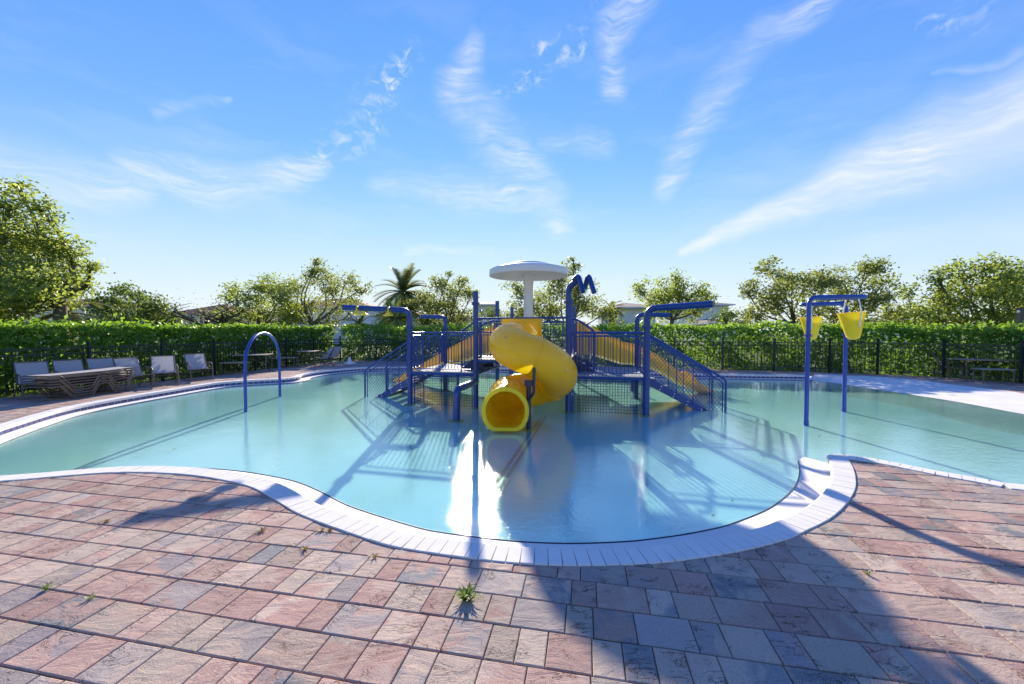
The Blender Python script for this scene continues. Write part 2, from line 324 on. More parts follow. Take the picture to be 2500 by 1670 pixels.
# ------------------------------------------------------------------ mesh building helpers
class MB:
    def __init__(s): s.v = []; s.f = []
    def quad_strip_box(s, ring0, ring1):
        n = len(ring0); b = len(s.v); s.v += ring0 + ring1
        for i in range(n): s.f.append((b + i, b + (i + 1) % n, b + n + (i + 1) % n, b + n + i))
        s.f.append(tuple(range(b, b + n))[::-1]); s.f.append(tuple(range(b + n, b + 2 * n)))
    def box(s, c, size, rot=0.0, ax=None):
        cx, cy, cz = c; hx, hy, hz = size[0] / 2, size[1] / 2, size[2] / 2
        co, si = math.cos(rot), math.sin(rot)
        def q(x, y, z): return (cx + x * co - y * si, cy + x * si + y * co, cz + z)
        r0 = [q(-hx, -hy, -hz), q(hx, -hy, -hz), q(hx, hy, -hz), q(-hx, hy, -hz)]
        r1 = [q(-hx, -hy, hz), q(hx, -hy, hz), q(hx, hy, hz), q(-hx, hy, hz)]
        s.quad_strip_box(r0, r1); return s
    def tube(s, pts, r, n=10, caps=True, radii=None):
        pts = [Vector(p) for p in pts]; m = len(pts); b = len(s.v)
        t = (pts[1] - pts[0]).normalized()
        up = Vector((0, 0, 1)) if abs(t.z) < 0.9 else Vector((1, 0, 0))
        a = t.cross(up).normalized(); prev = t
        for i, p in enumerate(pts):
            if i == 0: t = (pts[1] - p)
            elif i == m - 1: t = (p - pts[i - 1])
            else: t = (pts[i + 1] - p).normalized() + (p - pts[i - 1]).normalized()
            if t.length < 1e-9: t = prev
            t = t.normalized(); a = a - t * a.dot(t)
            if a.length < 1e-6: a = t.orthogonal()
            a.normalize(); c = t.cross(a); prev = t
            rr = radii[i] if radii is not None else r
            for k in range(n):
                g = 2 * math.pi * k / n; s.v.append(tuple(p + a * (math.cos(g) * rr) + c * (math.sin(g) * rr)))
        for i in range(m - 1):
            for k in range(n):
                k2 = (k + 1) % n; s.f.append((b + i * n + k, b + i * n + k2, b + (i + 1) * n + k2, b + (i + 1) * n + k))
        if caps:
            s.f.append(tuple(b + k for k in range(n))[::-1]); s.f.append(tuple(b + (m - 1) * n + k for k in range(n)))
        return s
    def lathe(s, prof, n=32, c=(0, 0, 0), close=False):
        b = len(s.v); m = len(prof)
        for r, z in prof:
            for k in range(n):
                g = 2 * math.pi * k / n; s.v.append((c[0] + math.cos(g) * r, c[1] + math.sin(g) * r, c[2] + z))
        for i in range(m - 1):
            for k in range(n):
                k2 = (k + 1) % n; s.f.append((b + i * n + k, b + i * n + k2, b + (i + 1) * n + k2, b + (i + 1) * n + k))
        return s
    def poly(s, pts):
        b = len(s.v); s.v += [tuple(p) for p in pts]; s.f.append(tuple(range(b, b + len(pts)))); return s
    def prism(s, pts, off):
        off = Vector(off); s.quad_strip_box([tuple(p) for p in pts], [tuple(Vector(p) + off) for p in pts]); return s
    def mesh(s, name, m, smooth=False, attr=None):
        me = bpy.data.meshes.new(name); me.from_pydata(s.v, [], s.f)
        bm = bmesh.new(); bm.from_mesh(me); bmesh.ops.recalc_face_normals(bm, faces=bm.faces); bm.to_mesh(me); bm.free()
        if m is not None: me.materials.append(m)
        if smooth:
            me.polygons.foreach_set('use_smooth', [True] * len(me.polygons))
            try: me.set_sharp_from_angle(angle=R(42))
            except Exception: pass
        if attr is not None:
            at = me.attributes.new('rnd', 'FLOAT', 'POINT'); at.data.foreach_set('value', np.asarray(attr, dtype=np.float32))
        me.update(); return me
    def build(s, name, m, parent=None, smooth=False, attr=None, loc=None, rot=None):
        return link(name, s.mesh(name, m, smooth, attr), parent, loc, rot)
def link(name, me, parent=None, loc=None, rot=None):
    o = bpy.data.objects.new(name, me); COL.objects.link(o)
    if parent is not None: o.parent = parent
    if loc is not None: o.location = loc
    if rot is not None: o.rotation_euler = rot
    return o
def tag(o, label, cat, group=None):
    o['label'] = label; o['category'] = cat
    if group: o['group'] = group
    return o
def kind(o, k): o['kind'] = k; return o
def thing(name, loc, label, cat, group=None, rz=0.0):
    o = bpy.data.objects.new(name, None); COL.objects.link(o); o.location = loc; o.rotation_euler = (0, 0, rz); o.empty_display_size = 0.2
    return tag(o, label, cat, group)
def copy_tree(o, parent=None):
    c = o.copy(); COL.objects.link(c); c.parent = parent
    for ch in [k for k in o.children]: copy_tree(ch, c)
    return c
def fillet(pts, r, n=5):
    pts = [Vector(p) for p in pts]; out = [pts[0]]
    for i in range(1, len(pts) - 1):
        p = pts[i]; a = (pts[i - 1] - p); b = (pts[i + 1] - p); ra = min(r, a.length * 0.49, b.length * 0.49)
        a.normalize(); b.normalize(); p0 = p + a * ra; p1 = p + b * ra
        for k in range(n + 1):
            t = k / n; out.append(p0 * (1 - t) ** 2 + p * (2 * t * (1 - t)) + p1 * t ** 2)
    out.append(pts[-1]); return out
def catmull(pts, n=8, closed=False):
    P = [Vector(p) for p in pts]; out = []
    m = len(P)
    for i in range(m if closed else m - 1):
        p1, p2 = P[i], P[(i + 1) % m]
        p0 = P[(i - 1) % m] if (closed or i > 0) else p1 * 2 - p2
        p3 = P[(i + 2) % m] if (closed or i + 2 < m) else p2 * 2 - p1
        for k in range(n):
            t = k / n
            out.append(0.5 * ((2 * p1) + (p2 - p0) * t + (2 * p0 - 5 * p1 + 4 * p2 - p3) * t * t + (3 * p1 - p0 - 3 * p2 + p3) * t ** 3))
    if not closed: out.append(P[-1])
    return out
def resample(pts, step):
    pts = [Vector(p) for p in pts]; d = [0.0]
    for a, b in zip(pts, pts[1:]): d.append(d[-1] + (b - a).length)
    n = max(1, int(round(d[-1] / step))); out = []; j = 0
    for i in range(n + 1):
        s = d[-1] * i / n
        while j < len(d) - 2 and d[j + 1] < s: j += 1
        L = d[j + 1] - d[j]; t = 0 if L < 1e-9 else (s - d[j]) / L
        out.append(pts[j].lerp(pts[j + 1], t))
    return out
def inside(poly, x, y):
    """vectorised point in polygon"""
    x = np.asarray(x, float); y = np.asarray(y, float); r = np.zeros(x.shape, bool); n = len(poly)
    for i in range(n):
        x0, y0 = poly[i]; x1, y1 = poly[(i + 1) % n]
        c = ((y0 > y) != (y1 > y)) & (x < (x1 - x0) * (y - y0) / ((y1 - y0) if y1 != y0 else 1e-12) + x0)
        r ^= c
    return r
def leaves_mesh(name, C, N, size, m, rnd, aspect=0.5, fold=0.25):
    """C centres, N facing normals, size per leaf: folded diamond leaves"""
    n = len(C); N = N / np.maximum(1e-6, np.linalg.norm(N, axis=1))[:, None]
    A = np.cross(N, RNG.normal(size=(n, 3))); A /= np.maximum(1e-6, np.linalg.norm(A, axis=1))[:, None]; B = np.cross(N, A)
    s = size[:, None]
    V = np.empty((n, 4, 3)); V[:, 0] = C - A * s * 0.5; V[:, 2] = C + A * s * 0.5
    V[:, 1] = C + B * s * aspect * 0.5 + N * s * fold * 0.3; V[:, 3] = C - B * s * aspect * 0.5 + N * s * fold * 0.3
    me = bpy.data.meshes.new(name); me.vertices.add(n * 4); me.vertices.foreach_set('co', V.reshape(-1).astype(np.float32))
    idx = np.arange(n)[:, None] * 4 + np.array([0, 1, 2, 0, 2, 3])[None]
    me.loops.add(n * 6); me.loops.foreach_set('vertex_index', idx.reshape(-1).astype(np.int32))
    me.polygons.add(n * 2); me.polygons.foreach_set('loop_start', (np.arange(n * 2) * 3).astype(np.int32)); me.polygons.foreach_set('loop_total', np.full(n * 2, 3, np.int32))
    at = me.attributes.new('rnd', 'FLOAT', 'POINT'); at.data.foreach_set('value', np.repeat(rnd, 4).astype(np.float32))
    me.materials.append(m); me.update(); me.validate(); return me
# ------------------------------------------------------------------ pool outline (outer edge of the coping), counter-clockwise, pool on the left
ZW, ZF = -0.13, -0.158
def G2(l): return [gp(a, b).to_2d().to_3d() for a, b in l]
V2 = lambda x, y: Vector((x, y, 0))
runA = [V2(-7.6, 4.7), V2(-6.9, 4.12), V2(-6.2, 4.08)] + G2([(0, 1176), (179, 1161), (268, 1155), (345, 1154), (434, 1158), (511, 1167), (600, 1186), (653, 1210), (689, 1233), (730, 1256), (814, 1289),
    (934, 1329), (1029, 1348), (1200, 1371), (1328, 1380), (1455, 1382), (1609, 1375), (1700, 1364), (1800, 1348), (1905, 1323), (1961, 1301), (2028, 1267), (2066, 1232), (2087, 1199), (2090, 1174), (2084, 1146), (2071, 1121)])
runB = G2([(2071, 1121), (2155, 1134), (2283, 1160), (2411, 1183), (2500, 1198)]) + [V2(6.5, 3.55), V2(8, 3.0), V2(10, 2.65), V2(12.3, 2.4)]
beach_o = [V2(13.5, 2.4), V2(13.7, 4.5), V2(13.6, 7.5)] + G2([(2500, 960), (2332, 940), (2179, 922), (1988, 912.7)])
runF = G2([(1962, 915.5), (1780, 913), (1640, 910)]) + [V2(0, 16.9), V2(-4, 17.5)] + G2([(892, 896.5), (785, 905), (728, 914), (704, 922), (594, 928), (513, 935), (402, 952), (260, 975), (130, 1000), (0, 1036)]) + [V2(-8.3, 5.6), V2(-7.6, 4.7)]
A = resample(catmull(runA, 8), 0.05); B = resample(catmull(runB, 6), 0.05); F = resample(catmull(runF, 8), 0.06)
BO = resample(catmull(beach_o, 6), 0.3)
def normals(P):
    out = []
    for i in range(len(P)):
        t = P[min(i + 1, len(P) - 1)] - P[max(i - 1, 0)]; out.append(Vector((-t.y, t.x, 0)).normalized())
    return out
NA, NB, NF = normals(A), normals(B), normals(F)
# the pointed end of the paving: turn the normal round the corner
corner = []
a0, a1 = math.atan2(NA[-1].y, NA[-1].x), math.atan2(NB[0].y, NB[0].x)
if a1 > a0: a1 -= 2 * math.pi
for k in range(1, 12):
    g = a0 + (a1 - a0) * k / 12; corner.append((A[-1].copy(), Vector((math.cos(g), math.sin(g), 0))))
edgeA = list(zip(A, NA)); edgeB = list(zip(B, NB)); edgeF = list(zip(F, NF))
near = edgeA + corner + edgeB
off = lambda e, d: [p + n * d for p, n in e]
CW = 0.215                                        # coping width
mid = off(near, CW * 0.45) + BO + off(edgeF, CW * 0.45)
POOL = [(p.x, p.y) for p in resample(mid, 0.12)]
OUTER = [(p.x, p.y) for p in off(near, 0) + BO + off(edgeF, 0)]

# ------------------------------------------------------------------ fence line (posts where the photo shows them), deck and ground
fence_L = [V2(-13.1, 5.6), V2(-12.85, 7.4), V2(-12.38, 9.2), V2(-11.86, 10.9), V2(-11.25, 12.5), V2(-10.8, 14.1), V2(-10.45, 15.8), V2(-10.1, 17.4), V2(-9.7, 19.0), V2(-9.1, 20.6)]
fence_B = [V2(-9.1, 20.6), V2(-7.3, 20.9)] + [V2(-7.3 + 1.78 * i, 20.9 - 0.535 * i) for i in range(1, 12)]
fence_R = [fence_B[-1], V2(13.6, 14.45), V2(14.9, 13.4), V2(15.75, 12.0), V2(16.2, 10.3), V2(16.5, 8.5), V2(16.7, 6.7), V2(16.8, 4.9)]
DECKP = [(p.x, p.y) for p in fence_L + fence_B[1:] + fence_R[1:]]
DECKP = [(x * 1.012, y * 1.012) for x, y in DECKP] + [(17.0, -4.0), (-13.5, -4.0)]
def cdt_regions(loops, extra=()):
    vs, es = [], []
    for L in loops:
        b = len(vs); vs += [Vector(p) for p in L]; es += [(b + i, b + (i + 1) % len(L)) for i in range(len(L))]
    v, e, f, *_ = delaunay_2d_cdt(vs, es, [], 0, 1e-5)
    return v, f
world_loop = [(-900, -60), (900, -60), (900, 1800), (-900, 1800)]
v, f = cdt_regions([POOL, DECKP, world_loop])
cx = np.array([sum(v[i].x for i in t) / 3 for t in f]); cy = np.array([sum(v[i].y for i in t) / 3 for t in f])
inP = inside(POOL, cx, cy); inD = inside(DECKP, cx, cy)
def region(name, m, mask, z):
    mb = MB(); idx = {}
    for t, k in zip(f, mask):
        if not k: continue
        q = []
        for i in t:
            if i not in idx: idx[i] = len(mb.v); mb.v.append((v[i].x, v[i].y, z))
            q.append(idx[i])
        mb.f.append(tuple(q))
    o = mb.build(name, m)
    if o.data.polygons[0].normal.z < 0: o.data.flip_normals()
    return kind(o, 'structure')
paving = region('pavement', SAND, inD & ~inP, -0.030)
region('lawn', LAWN, ~inD & ~inP, -0.040)
region('pool_floor', PLASTER, inP, ZF)
pool_water = region('water', WATER, inP, ZW)

# pool wall (riser) under the coping, and the ledge along it
def strip(name, e, d0, z0, d1, z1, m, parent=None):
    mb = MB(); a = off(e, d0); b = off(e, d1); n = len(a)
    mb.v = [(p.x, p.y, z0) for p in a] + [(p.x, p.y, z1) for p in b]
    mb.f = [(i, i + 1, n + i + 1, n + i) for i in range(n - 1)]
    return kind(mb.build(name, m, parent, True), 'structure')
def profile(name, e, prof, m):
    mb = MB(); n = len(e); rows = [off(e, d) for d, z in prof]
    for row, (d, z) in zip(rows, prof): mb.v += [(p.x, p.y, z) for p in row]
    for j in range(len(prof) - 1):
        for i in range(n - 1): mb.f.append((j * n + i, j * n + i + 1, (j + 1) * n + i + 1, (j + 1) * n + i))
    return kind(mb.build(name, m, None, True), 'structure')
LW = 0.50
ledge_prof = [(0.06, -0.012), (0.195, -0.014), (0.197, -0.118), (0.26, -0.121), (LW, -0.124), (LW + 0.012, -0.130), (LW + 0.014, ZF - 0.01)]
profile('pool_ledge', edgeA + corner[:4], ledge_prof, LEDGE)
profile('pool_ledge', edgeF, ledge_prof, LEDGE)
profile('pool_wall', corner[3:] + edgeB, [(0.06, -0.012), (0.19, -0.014), (0.192, ZF - 0.01)], LEDGE)
# dark rubber lip where the ledge meets the water
for e in (edgeA, edgeF):
    mb = MB(); q = resample(off(e, LW + 0.014), 0.12); mb.tube([(p.x, p.y, ZW + 0.006) for p in q], 0.006, 5); kind(mb.build('pool_lip', NAVY), 'structure')

# zero depth beach on the right
wpts = [V2(10.9, 2.4), V2(10.8, 4.5), V2(10.85, 7.0)] + [gp(a, b, ZW).to_2d().to_3d() for a, b in [(2500, 1011), (2332, 980), (2194, 958.7), (2071, 940), (1976, 926.5)]]
o2 = resample(catmull(beach_o, 6), 0.3); n_b = len(o2); w2 = catmull(wpts, 8)
d_ = sum((b - a).length for a, b in zip(w2, w2[1:])); w2 = resample(w2, d_ / (n_b - 1))[:n_b]
mb = MB()
for k, (f0, z) in enumerate([(-0.02, 0.001), (0.0, 0.0), (0.5, -0.062), (1.0, ZW), (1.5, -0.150), (2.0, -0.165)]):
    for p, q in zip(o2, w2): r_ = p.lerp(q, f0); mb.v.append((r_.x, r_.y, z))
n_b = len(w2)
for k in range(5):
    for i in range(n_b - 1): mb.f.append((k * n_b + i, k * n_b + i + 1, (k + 1) * n_b + i + 1, (k + 1) * n_b + i))
kind(mb.build('beach_entry', LEDGE, None, True), 'structure')

# ------------------------------------------------------------------ coping bricks, each its own piece; the 300 nearest as parts
cop = kind(strip('pool_coping', near, 0.0, -0.006, CW - 0.012, -0.002, GROUT), 'structure')
cop2 = kind(strip('pool_coping', edgeF, 0.0, -0.006, CW - 0.012, -0.002, GROUT), 'structure')
def brick_mesh(w, l):
    b = 0.004; mb = MB()
    # side profile along the radial direction (y), bull nose towards the pool (+y)
    pr = [(0, -0.05), (0, 0.004), (b, 0.010)] + [(l - 0.022 + 0.022 * math.sin(g), -0.012 + 0.022 * math.cos(g)) for g in (0, 0.5, 1.0, 1.57)] + [(l, -0.05)]
    h = w / 2; r0 = [(-h + (0.0012 if z > 0 else 0), y, z) for y, z in pr]; r1 = [(h - (0.0012 if z > 0 else 0), y, z) for y, z in pr]
    mb.quad_strip_box(r0, r1); return mb
bm_brick = brick_mesh(0.0962, CW).mesh('coping_brick', COPE)
def brick_sites(e):
    m_ = off(e, CW * 0.5); d = [0.0]
    for a, b in zip(m_, m_[1:]): d.append(d[-1] + (b - a).length)
    out = []; n = int(d[-1] / 0.0985); j = 0
    for i in range(n):
        s = (i + 0.5) * 0.0985
        while d[j + 1] < s: j += 1
        t = (s - d[j]) / max(1e-9, d[j + 1] - d[j]); p = e[j][0].lerp(e[j + 1][0], t); nn = e[j][1].lerp(e[j + 1][1], t).normalized()
        out.append((p, nn))
    return out
sites = [(p, n, cop) for p, n in brick_sites(near)] + [(p, n, cop2) for p, n in brick_sites(edgeF)]
def visible(p, m=0.12):
    if p.y < 0.6: return False
    return abs(p.x / p.y) < 2500 / 2 / FPX + m
def rank(p): return p.length if visible(p) else p.length + 100
for par in (cop, cop2):
    ss = sorted([s for s in sites if s[2] is par], key=lambda s: rank(s[0])); rest = MB()
    for i, (p, n, _) in enumerate(ss):
        rz = math.atan2(n.y, n.x) - math.pi / 2; jz = random.uniform(-0.0012, 0.0012)
        if i < 300:
            link('brick', bm_brick, par, (p.x, p.y, jz), (0, 0, rz + random.uniform(-.004, .004)))
        else:
            co, si = math.cos(rz), math.sin(rz); b = len(rest.v)
            rest.v += [(p.x + q.co.x * co - q.co.y * si, p.y + q.co.x * si + q.co.y * co, q.co.z + jz) for q in bm_brick.vertices]
            rest.f += [tuple(b + k for k in pl.vertices) for pl in bm_brick.polygons]
    if rest.v: kind(rest.build('brick_run', COPE, par), 'stuff')

# cobalt tiles on the far riser
tb = MB(); tb.box((0, 0, 0), (0.138, 0.012, 0.092)); tile_me = tb.mesh('wall_tile', TILE)
tw = kind(strip('tile_band', edgeF, 0.193, -0.018, 0.1935, -0.118, LEDGE), 'structure')
mF = off(edgeF, 0.199); dF = [0.0]
for a, b in zip(mF, mF[1:]): dF.append(dF[-1] + (b - a).length)
j = 0
for i in range(int(dF[-1] / 0.156)):
    s = (i + 0.5) * 0.156
    while dF[j + 1] < s: j += 1
    t = (s - dF[j]) / (dF[j + 1] - dF[j]); p = mF[j].lerp(mF[j + 1], t); n = edgeF[j][1]
    if p.y < 5.5: continue
    link('tile', tile_me, tw, (p.x, p.y, -0.068), (0, 0, math.atan2(n.y, n.x) - math.pi / 2))

# ------------------------------------------------------------------ pavers in courses, cut along the coping
ROW, CA = 0.2375, -R(10.6)
ux, uy = Vector((math.cos(CA), math.sin(CA), 0)), Vector((-math.sin(CA), math.cos(CA), 0))
OUTN = np.array([(p.x, p.y) for p, n in near + edgeF]); OUTV = np.array([(n.x, n.y) for p, n in near + edgeF])
def paver_prism(poly, zt, tilt):
    """bevelled slab over a convex polygon in local coordinates"""
    c = Vector((sum(p[0] for p in poly) / len(poly), sum(p[1] for p in poly) / len(poly)))
    def inset(d):
        out = []
        n = len(poly)
        for i in range(n):
            p = Vector(poly[i][:2]); a = (Vector(poly[i - 1][:2]) - p); b = (Vector(poly[(i + 1) % n][:2]) - p)
            if a.length < 1e-6 or b.length < 1e-6: out.append(p); continue
            a.normalize(); b.normalize(); s = a + b
            sa = max(0.35, abs(a.x * b.y - a.y * b.x)); out.append(p + s * (d / sa))
        return out
    mb = MB(); n = len(poly)
    rings = [(0.0, -0.035), (0.0, zt - 0.006), (0.0022, zt - 0.002), (0.006, zt)]
    for d, z in rings:
        for p in inset(d): mb.v.append((p.x, p.y, z + (tilt[0] * p.x + tilt[1] * p.y if z > -0.03 else 0)))
    for r_ in range(3):
        for i in range(n): mb.f.append((r_ * n + i, r_ * n + (i + 1) % n, (r_ + 1) * n + (i + 1) % n, (r_ + 1) * n + i))
    mb.f.append(tuple(3 * n + i for i in range(n)))
    return mb
def clip(poly, q, nrm):
    out = []
    for i in range(len(poly)):
        a, b = Vector(poly[i]), Vector(poly[(i + 1) % len(poly)]); da, db = (a - q).dot(nrm), (b - q).dot(nrm)
        if da >= 0: out.append(a)
        if (da > 0) != (db > 0) and abs(da - db) > 1e-9: out.append(a + (b - a) * (da / (da - db)))
    return out
WID = (0.155, 0.230, 0.305)
pv = []
k0, k1 = -18, 92
for k in range(k0, k1):
    t0 = 2.323 + (k) * ROW - 6 * ROW
    s = -20 + random.random() * 0.3; last = 0
    while s < 24:
        w = random.choices((0, 1, 2), (5, 6, 4))[0]; w = WID[w]
        pv.append((s + w / 2, t0 + ROW / 2, w)); s += w
pvs = np.array(pv); wx = pvs[:, 0] * ux.x + pvs[:, 1] * uy.x; wy = pvs[:, 0] * ux.y + pvs[:, 1] * uy.y
ok = inside(DECKP, wx, wy) & (wy > 0.8) & (np.abs(wx) < 1.5 * wy + 1.2)
pvs, wx, wy = pvs[ok], wx[ok], wy[ok]
d2 = np.empty(len(wx)); ni = np.empty(len(wx), int)
for i in range(len(wx)):
    dd = (OUTN[:, 0] - wx[i]) ** 2 + (OUTN[:, 1] - wy[i]) ** 2; ni[i] = dd.argmin(); d2[i] = dd[ni[i]]
in_pool = inside(OUTER, wx, wy)
shared = {w: [paver_prism([(-w/2 + .002, -ROW/2 + .004), (w/2 - .002, -ROW/2 + .004), (w/2 - .002, ROW/2 - .004), (-w/2 + .002, ROW/2 - .004)], 0.0, (random.uniform(-.006, .006), random.uniform(-.006, .006))).mesh('paver', PAVER) for _ in range(3)] for w in WID}
items = []
for i in range(len(wx)):
    w = pvs[i, 2]; P = Vector((wx[i], wy[i]))
    near_edge = d2[i] < 0.30 ** 2
    if in_pool[i] and not near_edge: continue
    items.append((math.hypot(wx[i], wy[i]), i, w, P, near_edge))
def seen(P): return P.y > 1.35 and abs(P.x / P.y) < 1.42
items.sort(key=lambda t: t[0] + (0 if seen(t[3]) else 50))
cnt = 0; J = MB(); JA = []
for dist, i, w, P, near_edge in items:
    a_, h_ = w / 2 - .002, ROW / 2 - .004
    if near_edge:
        base = [P + ux.xy * x + uy.xy * y for x, y in ((-a_, -h_), (a_, -h_), (a_, h_), (-a_, h_))]
        q = Vector(OUTN[ni[i]]) + Vector(OUTV[ni[i]]) * 0.05; nn = -Vector(OUTV[ni[i]])
        pl = clip(base, q, nn)
        if len(pl) < 3: continue
        ar = abs(sum(pl[j - 1].x * pl[j].y - pl[j].x * pl[j - 1].y for j in range(len(pl)))) / 2
        if ar < 0.0012: continue
        loc = [(p - P) for p in pl]; loc = [(p.dot(ux.xy), p.dot(uy.xy)) for p in loc]
        clean = [loc[0]]
        for p in loc[1:]:
            if (Vector(p) - Vector(clean[-1])).length > 0.004: clean.append(p)
        if (Vector(clean[0]) - Vector(clean[-1])).length < 0.004: clean.pop()
        if len(clean) < 3: continue
        m_ = paver_prism(clean, 0.0, (0, 0))
    else: m_ = None
    dz = random.uniform(-0.003, 0.0015)
    if cnt < 300:
        cnt += 1
        me = m_.mesh('paver', PAVER) if m_ else random.choice(shared[w])
        link('paver', me, paving, (P.x, P.y, dz), (0, 0, CA + (random.choice((0, math.pi)) if not m_ else 0) + random.uniform(-.006, .006) * (0 if m_ else 1)))
    else:
        src = m_ if m_ else None
        if src is None:
            me = random.choice(shared[w]); vs = [vv.co for vv in me.vertices]; fs = [tuple(p.vertices) for p in me.polygons]
        else: vs = [Vector(q_) for q_ in src.v]; fs = src.f
        b = len(J.v); co, si = math.cos(CA), math.sin(CA)
        J.v += [(P.x + q_.x * co - q_.y * si, P.y + q_.x * si + q_.y * co, q_.z + dz) for q_ in vs]; J.f += [tuple(b + t for t in ff) for ff in fs]
        JA += [random.random()] * len(vs)
me = bpy.data.meshes.new('paver_field'); me.from_pydata(J.v, [], J.f); me.materials.append(PAVERJ)
at = me.attributes.new('rnd', 'FLOAT', 'POINT'); at.data.foreach_set('value', np.asarray(JA, np.float32)); me.update()
kind(link('paver_field', me, paving), 'stuff')

# floor drain strip under the water
p0, p1 = gp(1328, 1017, ZF), gp(1205, 1205, ZF); dv = (p1 - p0).normalized(); rz = math.atan2(dv.y, dv.x); L_ = (p1 - p0).length
t = thing('floor_drain', (p0 + p1) / 2 + Vector((0, 0, 0.002)), 'long pale slotted drain strip set in the pool floor by the spiral slide', 'drain', None, rz)
MB().box((0, 0, 0.004), (L_, 0.18, 0.008)).build('frame', TRIM, t)
mb = MB()
for i in range(int(L_ / 0.05)):
    for s_ in (-1, 1): mb.box((-L_ / 2 + 0.03 + i * 0.05, s_ * 0.042, 0.0095), (0.030, 0.05, 0.003))
kind(mb.build('slots', GROUT, t), 'stuff')
# ------------------------------------------------------------------ water play structure (local frame: u to the right, v to the back)
YAW = -R(13.0)
PO = gp(1162, 993, ZW); PO.z = 0
play = thing('water_play_structure', (PO.x, PO.y, 0), 'blue and yellow water play structure with slides standing in the pool', 'playground', None, YAW)
def loc(P):   # world -> local of the play structure
    d = Vector(P) - Vector((PO.x, PO.y, 0)); c, s = math.cos(-YAW), math.sin(-YAW)
    return Vector((d.x * c - d.y * s, d.x * s + d.y * c, d.z))
Z1, Z2 = 0.67, 0.98                  # lower and upper deck level
RT1, RT2 = 1.59, 1.92                # rail tops
UL, UR, UW = -1.67, 3.76, 2.13       # outer posts, width of the upper deck
VB, VM, VE = 2.15, 2.95, 4.9

def collar(parent, u, v, z, r):
    mb = MB(); mb.lathe([(r, -.024), (r + .034, -.024), (r + .034, -.006), (r + .008, -.005), (r + .008, .005), (r + .034, .006), (r + .034, .024), (r, .024)], 20, (u, v, z))
    for k in range(6):
        g = k * math.pi / 3; mb.tube([(u + math.cos(g) * (r + .022), v + math.sin(g) * (r + .022), z - .034), (u + math.cos(g) * (r + .022), v + math.sin(g) * (r + .022), z + .034)], .006, 6)
    return mb.build('collar', BLUE, parent, True)
def flange(parent, u, v, r):
    return MB().lathe([(r, ZF), (r + .075, ZF), (r + .075, ZF + .018), (r + .06, ZF + .024), (r + .01, ZF + .026), (r, ZF + .026)], 24, (u, v, 0)).build('base_flange', PALEYEL, parent, True)
def post(u, v, ztop, zc=None, r=.061, path=None, fl=True):
    mb = MB()
    if path is None: mb.tube([(u, v, ZF), (u, v, ztop - .012), (u, v, ztop)], r, 18, radii=[r, r, r - .012])
    else: mb.tube(path, r, 18)
    p = mb.build('post', BLUE, play, True)
    if zc: collar(p, u, v, zc, r)
    if fl: flange(p, u, v, r)
    return p
# corner posts of the upper deck and the tower behind
post(0, 0, 2.55, 2.26)
sl_ = loc((-.46, 12.2, 0)); tl_ = loc((0.0, 14.0, 0)); sr_ = loc((1.74, 11.5, 0)); tr_ = loc((2.21, 14.0, 0))
post(sl_.x, sl_.y, 2.56, 2.27); post(tl_.x, tl_.y, 2.48, 2.2); post(sr_.x, sr_.y, 2.58, 2.27); post(tr_.x, tr_.y, 2.5, 2.2)
# outer front posts that bend over into spray arms
def dirl(wx, wy):
    c, s = math.cos(-YAW), math.sin(-YAW); return Vector((wx * c - wy * s, wx * s + wy * c, 0)).normalized()
dl = dirl(-.93, -.37); arm_e = Vector((UL, 0, 2.13)) + dl * 1.48 + Vector((0, 0, .03))
pl_ = post(UL, 0, 0, 1.72, .064, fillet([(UL, 0, ZF), (UL, 0, 2.13), arm_e], .2, 8))
dr = dirl(.70, -.70); arm_r = Vector((UR, 0, 2.10)) + dr * 1.28 + Vector((0, 0, .035))
pr_ = post(UR, 0, 0, 1.72, .066, fillet([(UR, 0, ZF), (UR, 0, 2.10), arm_r], .2, 8))
# dark disc painted as the shaded hollow at the end of the right arm
d_ = (arm_r - Vector((UR, 0, 2.1))).normalized(); MB().tube([arm_r - d_ * .02, arm_r + d_ * .006], .058, 16).build('arm_end', NAVY, pr_, True)
post(UL + .02, VB, 0, 1.69, .058, fillet([(UL + .02, VB, ZF), (UL + .02, VB, 2.04), (UL - .72, VB - .05, 2.05)], .15, 6))
post(UR - .02, VB, 0, 1.7, .058, fillet([(UR - .02, VB, ZF), (UR - .02, VB, 2.06), (UR + .78, VB - .1, 2.03)], .18, 6))
# yellow shower heads on the left arm
axis = (arm_e - Vector((UL, 0, 2.13))).normalized(); side = Vector((-axis.y, axis.x, 0))
if side.y > 0: side = -side
for tt, sg in ((1.18, 1), (1.02, -1), (.50, 1)):
    b0 = Vector((UL, 0, 2.13)) + axis * tt + side * (.06 * sg)
    mb = MB(); mb.tube(fillet([b0 + Vector((0, 0, .03)) - axis * .03, b0 + side * (.06 * sg) + Vector((0, 0, .035)), b0 + side * (.06 * sg) + Vector((0, 0, -.06))], .03, 4), .018, 10)
    h = b0 + side * (.06 * sg); mb.lathe([(.018, -.05), (.03, -.075), (.045, -.105), (.115, -.135), (.118, -.15), (.1, -.155), (.0, -.15)], 20, tuple(h))
    mb.build('shower_head', LEMON, pl_, True)
# spray cannon on the front right post of the upper deck
c0 = Vector((UW, 0, 2.57)); tip = loc(yp(1412, 681, 8.35))
cp = post(UW, 0, 0, 2.26, .068, fillet([(UW, 0, ZF), c0, tip], .12, 6))
def hook(a_px, b_px, c_px, Y, r):
    a, b, c = loc(yp(*a_px, Y)), loc(yp(*b_px, Y - .12)), loc(yp(*c_px, Y - .30))
    return MB().tube(fillet([a, b, c], .14, 7), r, 14).build('spray_nozzle', BLUE, cp, True)
hook((1400, 684), (1412, 672), (1424, 714), 8.38, .05)
hook((1428, 706), (1436, 668), (1451, 715), 8.3, .05)
